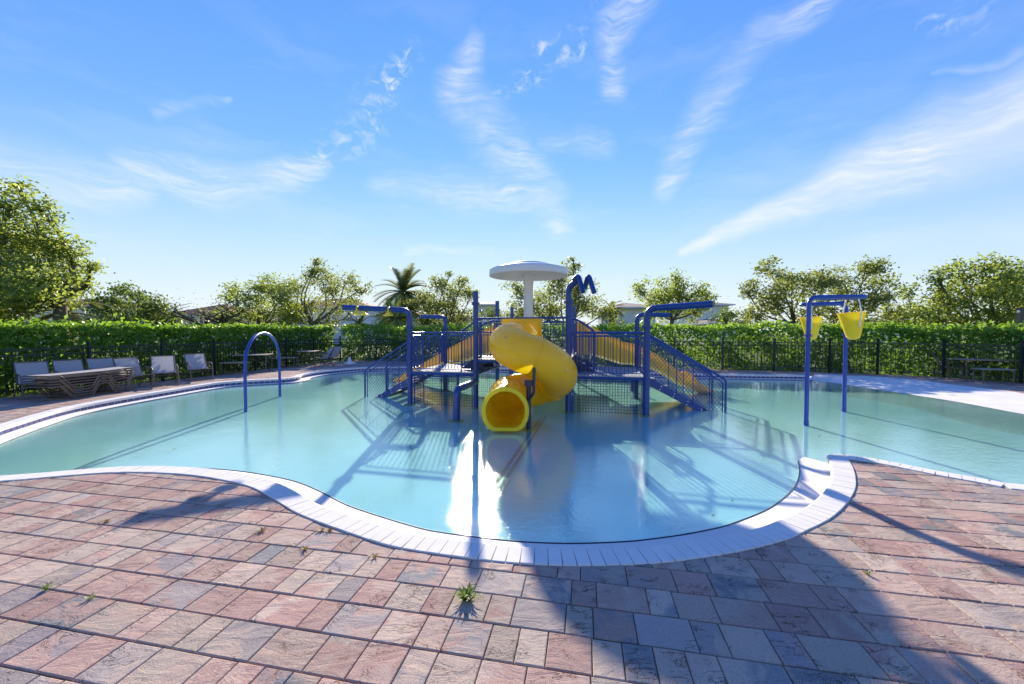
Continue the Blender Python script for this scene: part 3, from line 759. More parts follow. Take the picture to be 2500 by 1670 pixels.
# bent water pipe in front of the left post
pb = loc(gp(1114, 1025.6, ZW))
dp = MB().tube(fillet([(0, 0, .45), (pb.x + .02, pb.y, .49), (pb.x, pb.y, ZF)], .15, 7), .072, 16).build('water_pipe', BLUE, play, True); flange(dp, pb.x, pb.y, .072)

# decks: frame tubes and slatted planks
def deck(u0, u1, v0, v1, z):
    fr = MB()
    for a, b in (((u0, v0), (u1, v0)), ((u1, v0), (u1, v1)), ((u1, v1), (u0, v1)), ((u0, v1), (u0, v0))): fr.tube([(a[0], a[1], z - .055), (b[0], b[1], z - .055)], .034, 10)
    for k in range(1, 3): fr.tube([(u0, v0 + (v1 - v0) * k / 3, z - .06), (u1, v0 + (v1 - v0) * k / 3, z - .06)], .025, 8)
    d = fr.build('deck', BLUE, play, True)
    mb = MB(); n = int((u1 - u0) / .075)
    for i in range(n): mb.box((u0 + (i + .5) * (u1 - u0) / n, (v0 + v1) / 2, z - .012), ((u1 - u0) / n - .014, v1 - v0 + .03, .022))
    mb.build('planks', DECK, d); return d
deck(UL + .03, -.03, 0, VB, Z1); deck(UW + .03, UR - .03, 0, VB, Z1); deck(0.0, UW, 0, VE, Z2)

# railings
def rail(p0, p1, z0, z1, gap=.085, second=True, name='railing', ends=True):
    p0, p1 = Vector((*p0, 0)), Vector((*p1, 0)); d = p1 - p0; L = d.length; mb = MB()
    up = lambda t, z: tuple(p0 + d * t + Vector((0, 0, z)))
    mb.tube([up(0, z1), up(1, z1)], .024, 10)
    top = z1 - .075 if second else z1
    e = min(.06 / L, .3)
    if second: mb.tube(fillet([up(e, z0 + .06), up(e, top), up(1 - e, top), up(1 - e, z0 + .06), ], .04, 3) + [Vector(up(e, z0 + .06))], .013, 8, False)
    else: mb.tube([up(0, z0 + .06), up(1, z0 + .06)], .013, 8)
    n = max(1, int(L / gap))
    for i in range(1, n): mb.tube([up(e + (1 - 2 * e) * i / n, z0 + .06), up(e + (1 - 2 * e) * i / n, top)], .0075, 5, False)
    return mb.build(name, BLUE, play, True)
rail((UL + .06, 0), (-.06, 0), Z1, RT1); rail((UW + .06, 0), (UR - .06, 0), Z1, RT1)
rail((UL + .06, VB), (-.06, VB), Z1, RT1); rail((UW + .06, VB), (UR - .06, VB), Z1, RT1)
for u in (UL, UR):
    rail((u, .06), (u, .78), Z1, RT1); rail((u, 1.82), (u, VB - .06), Z1, RT1)
PU0, PU1 = .64, 1.53
rail((.06, 0), (PU0, 0), Z2, RT2); rail((PU1, 0), (UW - .06, 0), Z2, RT2)
for u in (0.0, UW):
    rail((u, .06), (u, .5), Z2, RT2); rail((u, 1.55), (u, VM - .05), Z2, RT2); rail((u, 4.15), (u, VE), Z2, RT2)
rail((0, VE), (UW, VE), Z2, RT2)
MB().tube([(PU0, 0, RT2), (PU1, 0, RT2)], .024, 10).build('railing', BLUE, play, True)

# short flights between the decks
for sgn, u0 in ((-1, 0.0), (1, UW)):
    st = None
    for v in (.55, 1.5):
        mb = MB(); mb.prism([(u0, v, Z1 - .02), (u0 + sgn * .52, v, Z1 - .02), (u0 + sgn * .52, v, Z1 + .06), (u0 + sgn * .08, v, Z2 + .03), (u0, v, Z2 + .03)], (0, .02, 0))
        st = mb.build('step_stringer', NAVY, play)
    MB().box((u0 + sgn * .16, 1.03, Z1 + .15), (.27, .93, .03)).build('tread', DECK, st); MB().box((u0 + sgn * .40, 1.03, Z1 + .03), (.24, .93, .03)).build('tread', DECK, st)
    for v in (.53, 1.54):
        mb = MB(); mb.tube(fillet([(u0 + sgn * .02, v, RT2 - .02), (u0 + sgn * .14, v, RT2 - .02), (u0 + sgn * .54, v, RT1 + .03), (u0 + sgn * .54, v, Z1 + .02)], .08, 5), .022, 10)
        for i in range(1, 7):
            x = u0 + sgn * i * .075; zt = RT2 - .05 if i < 2 else RT2 - .05 - (i * .075 - .14) * .7; mb.tube([(x, v, Z2 - i * .055), (x, v, zt)], .0075, 5, False)
        mb.build('handrail', BLUE, play, True)

# wire mesh clipped to a convex polygon in the plane p(s,z)
def wire(poly, step, angs, place, r=.0042):
    mb = MB()
    for g in angs:
        d = Vector((math.cos(g), math.sin(g))); n = Vector((-d.y, d.x)); ds = [Vector(p).dot(n) for p in poly]
        k = math.ceil(min(ds) / step)
        while k * step < max(ds):
            c = k * step; ts = []
            for i in range(len(poly)):
                a, b = Vector(poly[i - 1]), Vector(poly[i]); da, db = a.dot(n) - c, b.dot(n) - c
                if (da > 0) != (db > 0): ts.append((a + (b - a) * (da / (da - db))).dot(d))
            if len(ts) >= 2 and max(ts) - min(ts) > .01: mb.tube([place(d * min(ts) + n * c), place(d * max(ts) + n * c)], r, 3, False)
            k += 1
    return mb
# main stairs at both ends
def stairs(sgn, utop):
    ub = utop + sgn * 1.42; uf = utop + sgn * 1.74
    zt, zb = Z1 - .02, ZF; st = None
    for v in (1.80, .80):
        root = MB(); root.prism([(utop, v, zt), (ub + sgn * .02, v, zb), (ub - sgn * .26, v, zb), (utop, v, zt - .20)], (0, .018, 0))
        st = root.build('stair_stringer', BLUE, play)
    mb = MB()
    for v in (.80, 1.80):
        for i in range(5):
            t = (i + .5) / 5
            for w_ in (.04, .11): mb.lathe([(0, -.004), (.011, -.004), (.011, 0), (0, .002)], 8, (0, 0, 0)); base = len(mb.v) - 32; c = (utop + (ub - utop) * t - sgn * w_ * .4, v - .004, zt + (zb - zt) * t - w_); mb.v[base:] = [(c[0] + x, c[1] + z, c[2] + y) for x, y, z in mb.v[base:]]
    kind(mb.build('bolts', STEEL, st), 'stuff')
    for i in range(5):
        t = (i + .6) / 5.2; MB().box((utop + (ub - utop) * t, 1.31, zt + (zb - zt) * t - .03), (.24, .98, .03)).build('tread', DECK, st)
    for v in (.77, 1.84):
        mb = MB(); mb.tube(fillet([(utop - sgn * .05, v, RT1), (utop + sgn * .05, v, RT1), (uf, v, .56), (uf, v, ZF)], .07, 5), .025, 12)
        mb.tube(fillet([(utop + sgn * .03, v + .02, Z1), (utop + sgn * .03, v + .02, RT1 - .10), (uf - sgn * .055, v + .02, .50), (uf - sgn * .055, v + .02, ZF)], .05, 4), .013, 8)
        for t in (.42, .62): x = utop + (uf - utop) * t; mb.tube([(x, v + .02, Z1 - (abs(x - utop)) * .66), (x, v + .02, RT1 - .1 - (RT1 - .6) * t)], .011, 6)
        hr = mb.build('handrail', BLUE, play, True)
        L = abs(uf - utop) - .06
        pol = [(.03, Z1), (.03, RT1 - .1), (L, .50), (L, ZW - .02), (1.40, ZW - .02)]
        kind(wire(pol, .062, (R(52), R(128)), lambda q, v=v: (utop + sgn * q.x, v + .02, q.y)).build('wire_mesh', BLUE, hr), 'stuff')
stairs(-1, UL); stairs(1, UR)
# square wire screens under the decks
def screen(p0, p1, z0, z1):
    p0, p1 = Vector((*p0, 0)), Vector((*p1, 0)); L = (p1 - p0).length; d = (p1 - p0) / L
    pl = lambda q: tuple(p0 + d * q.x + Vector((0, 0, q.y)))
    mb = MB()
    for a, b in (((.03, z0), (.03, z1)), ((L - .03, z0), (L - .03, z1)), ((.03, z1), (L - .03, z1))): mb.tube([pl(Vector(a)), pl(Vector(b))], .012, 6)
    s = mb.build('screen', BLUE, play)
    kind(wire([(.03, z0), (L - .03, z0), (L - .03, z1), (.03, z1)], .062, (0.0001, R(90.001)), pl, .004).build('wire_mesh', NAVY, s), 'stuff')
screen((UL + .07, .03), (-.07, .03), ZF + .01, Z1 - .12); screen((UW + .07, .03), (UR - .07, .03), ZF + .01, Z1 - .12)
screen((UL + .07, VB), (-.07, VB), ZF + .01, Z1 - .12); screen((UW + .07, VB), (UR - .07, VB), ZF + .01, Z1 - .12)
screen((0.07, VM), (UW - .07, VM), ZF + .01, Z2 - .12)
for u in (UL, UR): screen((u, .07), (u, .77), ZF + .01, Z1 - .12); screen((u, 1.83), (u, VB - .07), ZF + .01, Z1 - .12)

# open slides at both sides of the rear tower
def side_slide(sgn, u0, v0, hump):
    n = 34; W2 = .34; prof = []
    rows = []
    for i in range(n + 1):
        t = i / n; u = u0 + sgn * (t * 3.75)
        z = Z2 - .03 - .06 * t
        s_ = min(1, max(0, (t - .06) / .86)); fl = Z2 - .02 - (Z2 + .10) * (s_ ** 1.12) + hump * .16 * math.sin(max(0, (t - .35) / .4) * math.pi if .35 < t < .75 else 0)
        fl = max(fl, -.115)
        wall = .88 - .56 * min(1, t * 1.25); 
        if t > .86: wall = .32 - (t - .86) / .14 * .24
        if hump and .80 < t < .87: wall += .10
        v = v0 + .10 * math.sin(t * 3.0) * hump
        outer = [(-W2, fl + wall), (-W2 * 1.02, fl + wall * .5), (-W2 * .9, fl + .06), (-W2 * .5, fl - .015), (0, fl - .03), (W2 * .5, fl - .015), (W2 * .9, fl + .06), (W2 * 1.02, fl + wall * .5), (W2, fl + wall)]
        inner = [(y * .9, z_ + (.045 if 1 < k < 7 else 0.0)) for k, (y, z_) in enumerate(outer)][::-1]
        lipo = [(-W2 - .03, fl + wall - .03), (-W2 - .03, fl + wall + .025)]; lipi = [(W2 + .03, fl + wall + .025), (W2 + .03, fl + wall - .03)]
        ring = outer + [lipi[1], lipi[0]] + inner + [lipo[1], lipo[0]]
        rows.append([(u, v + y, z_) for y, z_ in ring])
    mb = MB(); m_ = len(rows[0])
    for r_ in rows: mb.v += r_
    for i in range(n):
        for k in range(m_): k2 = (k + 1) % m_; mb.f.append((i * m_ + k, i * m_ + k2, (i + 1) * m_ + k2, (i + 1) * m_ + k))
    mb.f.append(tuple(range(m_))); mb.f.append(tuple(n * m_ + k for k in range(m_))[::-1])
    s = mb.build('open_slide', YELLOW, play, True)
    # entry hood beside the deck and a steel leg near the exit
    for v in (v0 - .39, v0 + .37): MB().prism([(u0 + sgn * .03, v, Z2), (u0 + sgn * .03, v, RT2), (u0 + sgn * .22, v, RT2 - .02), (u0 + sgn * .34, v, Z2 + .3), (u0 + sgn * .3, v, Z2 - .05)], (0, .02, 0)).build('hood', YELLOW, s)
    MB().tube([(u0 + sgn * 3.0, v0 - .3, ZF), (u0 + sgn * 2.95, v0 - .3, .12)], .025, 8).build('leg', STEEL, s)
    MB().tube([(u0 + sgn * 1.6, v0, ZF), (u0 + sgn * 1.6, v0, .42)], .05, 10).build('leg', BLUE, s, True)
side_slide(-1, min(0, sl_.x) + .15, 3.55, .0); side_slide(1, UW, 3.35, 1.0)

# closed spiral slide
ent = loc((.17, 8.93, 0)); C = Vector((.42, 7.78, 0)); RH = .50
path = [Vector((.22, 8.99, 1.47)), Vector((.12, 8.62, 1.465)), Vector((.0, 8.25, 1.44))]
for k in range(0, 33):
    g = math.pi + 2 * math.pi * (k / 32); t = k / 32
    zc = float(np.interp(t, [0, .12, .25, .375, .5, .625, .75, .875, 1], [1.385, 1.29, 1.16, .95, .73, .53, .40, .335, .30]))
    path.append(Vector((C.x + RH * math.cos(g), C.y + RH * math.sin(g), zc)))
path += [Vector((-.085, 7.45, .282)), Vector((-.10, 7.05, .262)), Vector((-.112, 6.80, .258))]
path = resample(catmull([loc(p) for p in path], 3), .05)
def ring_at(i, r, P):
    t = (P[min(i + 1, len(P) - 1)] - P[max(i - 1, 0)]).normalized(); a = t.cross(Vector((0, 0, 1))).normalized(); b = a.cross(t)
    return t, a, b
tb_ = MB(); nr = 30; m_ = len(path); RO, RI = .385, .360
for rad in (RO,):
    for i, p in enumerate(path):
        t, a, b = ring_at(i, rad, path)
        for k in range(nr): g = 2 * math.pi * k / nr; tb_.v.append(tuple(p + a * (math.cos(g) * rad) + b * (math.sin(g) * rad)))
for s_ in (0,):
    o_ = s_ * m_ * nr
    for i in range(m_ - 1):
        for k in range(nr): k2 = (k + 1) % nr; tb_.f.append((o_ + i * nr + k, o_ + i * nr + k2, o_ + (i + 1) * nr + k2, o_ + (i + 1) * nr + k))
ss = tb_.build('spiral_slide', YELLOW, play, True)
def seam(f0, w=.012, r=.012):
    i = int(f0 * (m_ - 1)); t, a, b = ring_at(i, RO, path); mb = MB(); p = path[i]
    for s in (-w, w):
        for rad in (RO - .003, RO + r):
            for k in range(nr): g = 2 * math.pi * k / nr; mb.v.append(tuple(p + t * s + a * (math.cos(g) * rad) + b * (math.sin(g) * rad)))
    for q0, q1 in ((0, 1), (1, 3), (3, 2)):
        for k in range(nr): k2 = (k + 1) % nr; mb.f.append((q0 * nr + k, q0 * nr + k2, q1 * nr + k2, q1 * nr + k))
    mb.build('seam', YELLOW, ss, True)
for f0 in (.13, .38, .60, .82): seam(f0)
# flared mouth resting on the floor
t, a, b = ring_at(m_ - 1, RO, path); p = path[-1]; mb = MB(); n2 = 40; rows = []
for s, rad, grow in ((-.05, RO + .004, 1.0), (.0, RO + .022, 1.0), (.10, RO + .03, 1.0), (.13, RO + .024, 1.0), (.13, RI - .02, 1.0), (.02, RI - .012, 1.0), (-.05, RI - .002, 1.0)):
    row = []
    for k in range(n2):
        g = 2 * math.pi * k / n2; x, y = math.cos(g) * rad, math.sin(g) * rad
        y = max(y, -rad * .86)
        if y < -.10: x *= 1 + .07 * (-y - .10) / .2
        row.append(tuple(p + t * s + a * x + b * y))
    rows.append(row)
for r_ in rows: mb.v += r_
for i in range(len(rows) - 1):
    for k in range(n2): k2 = (k + 1) % n2; mb.f.append((i * n2 + k, i * n2 + k2, (i + 1) * n2 + k2, (i + 1) * n2 + k))
mb.build('slide_mouth', LEMON, ss, True)
for f0, up_ in ((.30, .8), (.24, -.2), (.45, .5)):
    i = int(f0 * (m_ - 1)); t, a, b = ring_at(i, RO, path); q = path[i] - a * 0 ; out_ = (loc((0, 0, 1.65)) - path[i]); out_ = (out_ - t * out_.dot(t)).normalized(); out_ = (out_ + b * up_ * .5).normalized()
    MB().tube([path[i] + out_ * (RO - .005), path[i] + out_ * (RO + .012)], .018, 8).build('bolt', STEEL, ss, True)
# entry panel in the front rail
mb = MB(); n = 24; pts = []
c_u = (PU0 + PU1) / 2
mb.box((PU0 + .02, 0, (Z2 + RT2) / 2), (.05, .04, RT2 - Z2)); mb.box((PU1 - .02, 0, (Z2 + RT2) / 2), (.05, .04, RT2 - Z2))
ring0, ring1 = [], []
hw, z0_, z1_ = (PU1 - PU0) / 2 - .03, Z2 + .02, RT2 + .015
cz = 1.45
for k in range(48):
    g = 2 * math.pi * k / 48; cx_, sz_ = math.cos(g), math.sin(g)
    ring1.append((c_u + cx_ * .375, sz_ * .375 + cz))
    sc = min(hw / max(1e-6, abs(cx_)), ((z1_ - cz) if sz_ > 0 else (cz - z0_)) / max(1e-6, abs(sz_))); ring0.append((c_u + cx_ * sc, cz + sz_ * sc))
for v in (-.02, .02):
    b0 = len(mb.v); mb.v += [(x, v, z) for x, z in ring0] + [(x, v, z) for x, z in ring1]
    for k in range(48): k2 = (k + 1) % 48; mb.f.append((b0 + k, b0 + k2, b0 + 48 + k2, b0 + 48 + k))
mb.build('entry_panel', YELLOW, play)
# slide support post with clamp
sp = loc((.30, 6.98, 0)); mb = MB(); mb.tube([(sp.x, sp.y, ZF), (sp.x, sp.y, .72)], .045, 12)
mb.tube(fillet([(sp.x, sp.y - .03, .40), (sp.x + .10, sp.y - .03, .52), (sp.x + .10, sp.y - .01, .98)], .05, 4), .028, 10); mb.box((sp.x, sp.y, .70), (.14, .1, .1))
s2 = mb.build('slide_support', NAVY, play, True); flange(s2, sp.x, sp.y, .05)

# mushroom fountain
mp = loc((.47, 11.2, 0)); zr = 3.18
mpole = MB().lathe([(.0, ZF), (.135, ZF), (.135, 2.98), (.15, 3.0), (.15, 3.03), (.135, 3.05), (.14, 3.06), (.195, 3.24), (.20, 3.30), (0, 3.30)], 32, (mp.x, mp.y, 0)).build('mushroom_fountain', WHITEP, play, True)
MB().lathe([(.12, 3.25), (.6, 3.225), (1.07, 3.20), (1.095, 3.185), (1.115, 3.19), (1.12, 3.21), (1.12, 3.35), (1.10, 3.375), (.9, 3.43), (.64, 3.49), (.62, 3.51), (.45, 3.56), (.2, 3.60), (0, 3.61)], 64, (mp.x, mp.y, 0)).build('canopy', WHITEP, mpole, True)
# ------------------------------------------------------------------ spray arch
fa, fb = gp(600, 1002.5, ZW), gp(683.5, 965.6, ZW); fa.z = fb.z = 0; md = (fa + fb) / 2; hd = (fb - fa) / 2
arch = thing('spray_arch', (md.x, md.y, 0), 'blue tubular spray arch standing alone in the shallow water', 'spray arch')
pts = [-hd + Vector((0, 0, ZF)), -hd + Vector((0, 0, .4)), -hd + Vector((0, 0, .80))]
for k in range(1, 24):
    g = math.pi * k / 24; pts.append(-hd * math.cos(g) + Vector((0, 0, .80 + .78 * math.sin(g) ** .9)))
pts += [hd + Vector((0, 0, .80)), hd + Vector((0, 0, .4)), hd + Vector((0, 0, ZF))]
MB().tube(pts, .033, 16).build('tube', BLUE2, arch, True)
nz = MB()
for z in (.05, .55, 1.0):
    zz = z; q = hd if z < .8 else hd * math.cos(math.asin(min(1, ((1.0 - .8) / .78)))); nz.lathe([(0, 0), (.012, 0), (.012, .006), (0, .008)], 8, (q.x - .0, q.y - .045, zz))
kind(nz.build('nozzles', STEEL, arch), 'stuff')

# ------------------------------------------------------------------ tipping bucket frame
b1, b2 = gp(1968, 1035.4, ZW), gp(2060.6, 1002, ZW); b1.z = b2.z = 0
e1, e2 = Vector((6.60, 7.20, 0)), Vector((6.70, 9.05, 0))
cen = (b1 + b2) / 2
def cane(base, end, ztop, label, side):
    d = (end - base).normalized(); nrm = Vector((-d.y, d.x, 0)) * side; L = (end - base).length
    root = thing('tipping_bucket_stand', tuple(base), label, 'water feature', 'tipping bucket stands')
    o = Vector((0, 0, 0)); rr = .15
    p = [o + Vector((0, 0, ZF)), o + Vector((0, 0, ztop)), d * (L - rr) + Vector((0, 0, ztop))]
    p = fillet(p, .16, 7)
    for k in range(1, 9): g = math.pi * k / 8; p.append(d * (L - rr + rr * math.sin(g)) + nrm * (rr - rr * math.cos(g)) + Vector((0, 0, ztop)))
    p.append(d * (L - .75) + nrm * (2 * rr) + Vector((0, 0, ztop)))
    tb = MB().tube(p, .038, 16).build('frame', BLUE2, root, True)
    MB().lathe([(.038, 1.53), (.070, 1.53), (.070, 1.546), (.044, 1.547), (.044, 1.555), (.070, 1.556), (.070, 1.572), (.038, 1.572)], 20).build('collar', BLUE2, root, True)
    MB().lathe([(.038, ZW - .02), (.043, ZW - .02), (.043, ZW + .07), (.038, ZW + .075)], 18).build('sleeve', BLUE2, root, True)
    # bucket hung from two white rods
    hx = d * (L - .19) + nrm * rr; tl = R(-6)
    bk = MB().lathe([(.0, -.40), (.05, -.397), (.085, -.38), (.11, -.335), (.208, .10), (.218, .10), (.218, .113), (.20, .113), (.098, -.325), (.07, -.36), (.0, -.375)], 36)
    bo = bk.build('bucket', LEMON, root, True); bo.location = hx + Vector((0, 0, ztop - .40)); bo.rotation_euler = (0, tl, math.atan2(d.y, d.x) * .2)
    for s in (-1, 1):
        q = nrm * (s * .26)
        MB().tube([hx + nrm * (s * .155) + Vector((0, 0, ztop - .03)), hx + nrm * (s * .235) + Vector((0, 0, ztop - .27)), hx + nrm * (s * .19) + Vector((0, 0, ztop - .56))], .012, 8).build('hanger_rod', TRIM, root, True)
    return root
cane(b1, e1, 2.27, 'blue post with yellow tipping bucket hanging beside it, nearer the coping tip', 1)
cane(b2, e2, 2.23, 'blue post with yellow tipping bucket, nearer the white beach entry', 1)

# ------------------------------------------------------------------ fence runs
def fence(pts, label, singles):
    root = thing('metal_fence', tuple(pts[0]), label, 'fence', 'black metal fence runs'); o = pts[0]
    pm = MB(); pm.box((0, 0, .66), (.062, .062, 1.32)); pm.box((0, 0, 1.325), (.074, .074, .02)); pme = pm.mesh('fence_post', FENCE)
    km = MB(); km.box((0, 0, .66), (.018, .018, 1.12)); kme = km.mesh('picket', FENCE); n_s = 0; rest = MB()
    for i, p in enumerate(pts):
        link('post', pme, root, tuple(p - o))
        if i == len(pts) - 1: break
        q = pts[i + 1]; d = q - p; L = d.length; rz = math.atan2(d.y, d.x); m = (p + q) / 2 - o
        for z in (.16, 1.02, 1.16): MB().box((0, 0, 0), (L - .06, .026, .03)).build('rail', FENCE, root, loc=(m.x, m.y, z), rot=(0, 0, rz))
        n = int(L / .112)
        for k in range(1, n):
            c = p + d * (k / n) - o
            if n_s < singles: link('picket', kme, root, tuple(c), (0, 0, rz)); n_s += 1
            else: rest.box((c.x, c.y, .66), (.018, .018, 1.12), rz)
    if rest.v: kind(rest.build('picket_run', FENCE, root), 'stuff')
fence(fence_L, 'black picket fence behind the stacked loungers and sling chairs', 200)
fence(fence_B, 'black picket fence behind the water play structure, grown over by the hedge', 0)
fence(fence_R, 'black picket fence behind the table and bench at the white beach entry', 120)

# ------------------------------------------------------------------ hedge
def hedge(line, h, label, dens, wob, depth=.75, grow=0.0, back=.42):
    P = resample(catmull(line, 4), .25); N = normals(P); o = P[0]
    root = thing('hedge', tuple(o), label, 'hedge', 'clipped hedges behind the fence')
    cs = []; L = .25 * (len(P) - 1)
    # inner twiggy core so that light does not pass straight through everywhere
    mb = MB(); n = len(P); L = .25 * (len(P) - 1)
    for i in range(int(L * 5.5)):
        k = random.randrange(n - 1); q = P[k].lerp(P[k + 1], random.random()) + N[k] * (back + random.uniform(.15, depth - .15)) - o
        t_ = q + Vector((random.gauss(0, .22), random.gauss(0, .22), h * random.uniform(.6, .95))); mb.tube([q, q.lerp(t_, .5) + Vector((random.gauss(0, .06), random.gauss(0, .06), 0)), t_], .014, 4, False, [.018, .013, .005])
    kind(mb.build('stems', CORE, root), 'stuff')
    PA = np.array([(p.x - o.x, p.y - o.y) for p in P]); NA_ = np.array([(q.x, q.y) for q in N]); n = len(P)
    def along(s):
        t = s * (n - 1); i = np.clip(t.astype(int), 0, n - 2); fr = (t - i)[:, None]; return PA[i] * (1 - fr) + PA[i + 1] * fr, NA_[i]
    nl = int(L * h * dens)
    s = RNG.random(nl); p, nn = along(s); z = RNG.random(nl) ** .85 * h
    bulge = .10 * np.sin(s * L * 2.1 + z * 3) + .07 * np.sin(s * L * 5.3 - z * 5); dd = back + np.abs(RNG.normal(0, .10, nl)) + bulge * .6 - grow * np.clip(z - .4, 0, 1) * RNG.random(nl)
    C1 = np.column_stack([p + nn * dd[:, None], z]); N1 = np.column_stack([-nn + RNG.normal(0, .55, (nl, 2)), RNG.normal(.35, .6, nl)])
    keep = RNG.random(nl) < np.clip(.62 + .4 * (z / h) ** .7 + .3 * np.sin(s * L * 3.3 + z * 4), .45, 1); C1, N1 = C1[keep], N1[keep]
    nt = int(L * depth * dens * .9); s = RNG.random(nt); p, nn = along(s); dd = back + RNG.random(nt) * depth
    z = h - .04 + wob * (np.sin(s * L * 1.3) * .5 + np.sin(s * L * 3.7 + 1) * .3) + RNG.normal(0, .06, nt) + np.maximum(0, RNG.normal(-.02, .09, nt))
    C2 = np.column_stack([p + nn * dd[:, None], z]); N2 = np.column_stack([RNG.normal(0, .8, (nt, 2)), RNG.normal(.6, .6, nt)])
    nb = nl // 2; s = RNG.random(nb); p, nn = along(s); C3 = np.column_stack([p + nn * (back + depth * RNG.uniform(.3, 1.1, nb))[:, None], RNG.random(nb) * h]); N3 = RNG.normal(size=(nb, 3))
    C = np.concatenate([C1, C2, C3]); Nn = np.concatenate([N1, N2, N3]); m = len(C)
    rnd = np.clip(RNG.normal(.35, .2, m) + .35 * (C[:, 2] > h - .18), 0, 1)  # random tone, plus backlight painted in as lighter leaves along the top
    kind(link('foliage', leaves_mesh('foliage', C, Nn, RNG.uniform(.08, .19, m), LEAF_H, rnd, .58), root), 'stuff')
hedge(fence_L, 1.74, 'green hedge clipped level behind the fence beside the stacked loungers', 560, .05)
hedge([p for p in fence_B], 1.80, 'leafy green hedge behind the play structure, its shoots uneven on top', 400, .12, grow=.42)
hedge(fence_R, 1.74, 'leafy green hedge behind the table and bench at the white beach entry', 560, .08, grow=.2)

# ------------------------------------------------------------------ pool furniture
def tubes(mb, pts, r=.014, rad=.05, n=8): mb.tube(fillet(pts, rad, 4), r, n)
def make_chair():
    t = thing('sling_chair', (0, 0, 0), 'x', 'chair', 'grey sling chairs round the pool')
    for s in (-1, 1):
        mb = MB(); x = s * .29
        tubes(mb, [(x, -.36, .013), (x, -.25, .56), (x, .12, .60), (x, .22, .50)], .015, .10)
        mb.build('arm', BRONZE, t, True)
        mb = MB(); tubes(mb, [(x, .40, .013), (x, .10, .34), (x, .02, .57)], .014, .08); mb.build('rear_leg', BRONZE, t, True)
        mb = MB(); tubes(mb, [(s * .265, -.30, .385), (s * .265, .14, .335), (s * .265, .44, .86)], .014, .10); mb.build('side_rail', BRONZE, t, True)
    for y_, z_, w_ in ((-.30, .385, .265), (.43, .855, .265), (.2, .27, .29)): MB().tube([(-w_, y_, z_), (w_, y_, z_)], .013, 8).build('cross_bar', BRONZE, t, True)
    path = fillet([(0, -.30, .393), (0, .14, .345), (0, .44, .868)], .12, 6); mb = MB(); n = len(path)
    for x in (-.262, -.09, .09, .262):
        sag = 0 if abs(x) > .2 else .014; mb.v += [(x, p.y + sag * .3, p.z - sag) for p in path]
    for j in range(3):
        for i in range(n - 1): mb.f.append((j * n + i, j * n + i + 1, (j + 1) * n + i + 1, (j + 1) * n + i))
    mb.build('sling', SLING, t, True)
    return t
ch0 = make_chair(); first = [True]
def chair(px, py, face, label, dx=0, dy=0):
    p = gp(px, py)
    o = ch0 if first[0] else copy_tree(ch0)
    first[0] = False
    o.location = (p.x + dx, p.y + dy, 0); d = Vector(face); o.rotation_euler = (0, 0, math.atan2(d.y, d.x) + math.pi / 2); o['label'] = label
    return o
chair(330, 948, (.94, -.34), 'grey sling chair just beyond the end of the lounger stack')
chair(402, 940, (.72, -.70), 'grey sling chair turned to the pool, between the wider-set chairs beside the fence')
chair(486, 928, (.80, -.60), 'grey sling chair standing apart from the row, next before the dining table')
P1, P2, P3 = Vector((-11.64, 9.5)), Vector((-11.47, 10.15)), Vector((-11.30, 10.8))
for q, lb in ((P1, 'grey sling chair behind the lounger stack, farthest from the loose chairs'), (P2, 'grey sling chair behind the middle of the lounger stack'), (P3, 'grey sling chair behind the lounger stack, nearest the loose chairs')):
    o = copy_tree(ch0); o.location = (q.x, q.y, 0); o.rotation_euler = (0, 0, math.atan2(-.52, 1) + math.pi / 2); o['label'] = lb
chair(787, 894, (-.75, -.66), 'grey sling chair drawn up to the small table near the hedge corner')
chair(808, 890, (-.93, .25), 'grey sling chair side-on behind the other chair near the hedge corner')
chair(2318, 922, (.62, -.78), 'grey sling chair at the table by the white beach entry')

def make_lounger():
    t = thing('chaise_lounge', (0, 0, 0), 'x', 'lounger', 'stacked chaise lounges')
    h = .33
    for s in (-1, 1):
        x = s * .33; mb = MB(); tubes(mb, [(x, 0.0, h), (x, .22, h), (x, .47, .015), (x, .86, .015), (x, 1.02, h - .03), (x, 1.22, h - .03), (x, 1.36, .015), (x, 1.66, .015), (x, 1.80, h + .02)], .0145, .06)
        mb.build('side_frame', BRONZE, t, True)
        mb = MB(); mb.tube([(x * .93, .0, h + .012), (x * .93, 1.2, h + .012), (x * .93, 1.97, h + .045)], .013, 8); mb.build('side_rail', BRONZE, t, True)
    for y, z in ((0.0, h + .012), (.5, .06), (1.4, .06), (1.97, h + .045), (1.15, h - .02)): MB().tube([(-.32, y, z), (.32, y, z)], .012, 8).build('cross_bar', BRONZE, t, True)
    mb = MB(); ys = [0, .4, .8, 1.2, 1.6, 1.97]; zs = [h + .02, h + .012, h + .012, h + .02, h + .03, h + .053]
    for x in (-.305, 0, .305): mb.v += [(x, y, z - (.012 if x == 0 else 0)) for y, z in zip(ys, zs)]
    for j in range(2):
        for i in range(5): mb.f.append((j * 6 + i, j * 6 + i + 1, (j + 1) * 6 + i + 1, (j + 1) * 6 + i))
    mb.build('sling', SLING, t, True); return t
l0 = make_lounger(); sb = Vector((-10.87, 8.83, 0))
names = ['bronze framed chaise lounge at the bottom of the stack', 'bronze framed chaise lounge second from the bottom of the stack', 'bronze framed chaise lounge in the middle of the stack', 'bronze framed chaise lounge second from the top of the stack', 'bronze framed chaise lounge on top of the stack, its sling uncovered']
for i in range(5):
    o = l0 if i == 0 else copy_tree(l0)
    o.location = (sb.x + (.012, -.010, .016, -.014, 0)[i], sb.y + i * .006, i * .064); o.rotation_euler = (0, 0, R((-4.5, -5.2, -4.2, -5.0, -4.6)[i])); o['label'] = names[i]

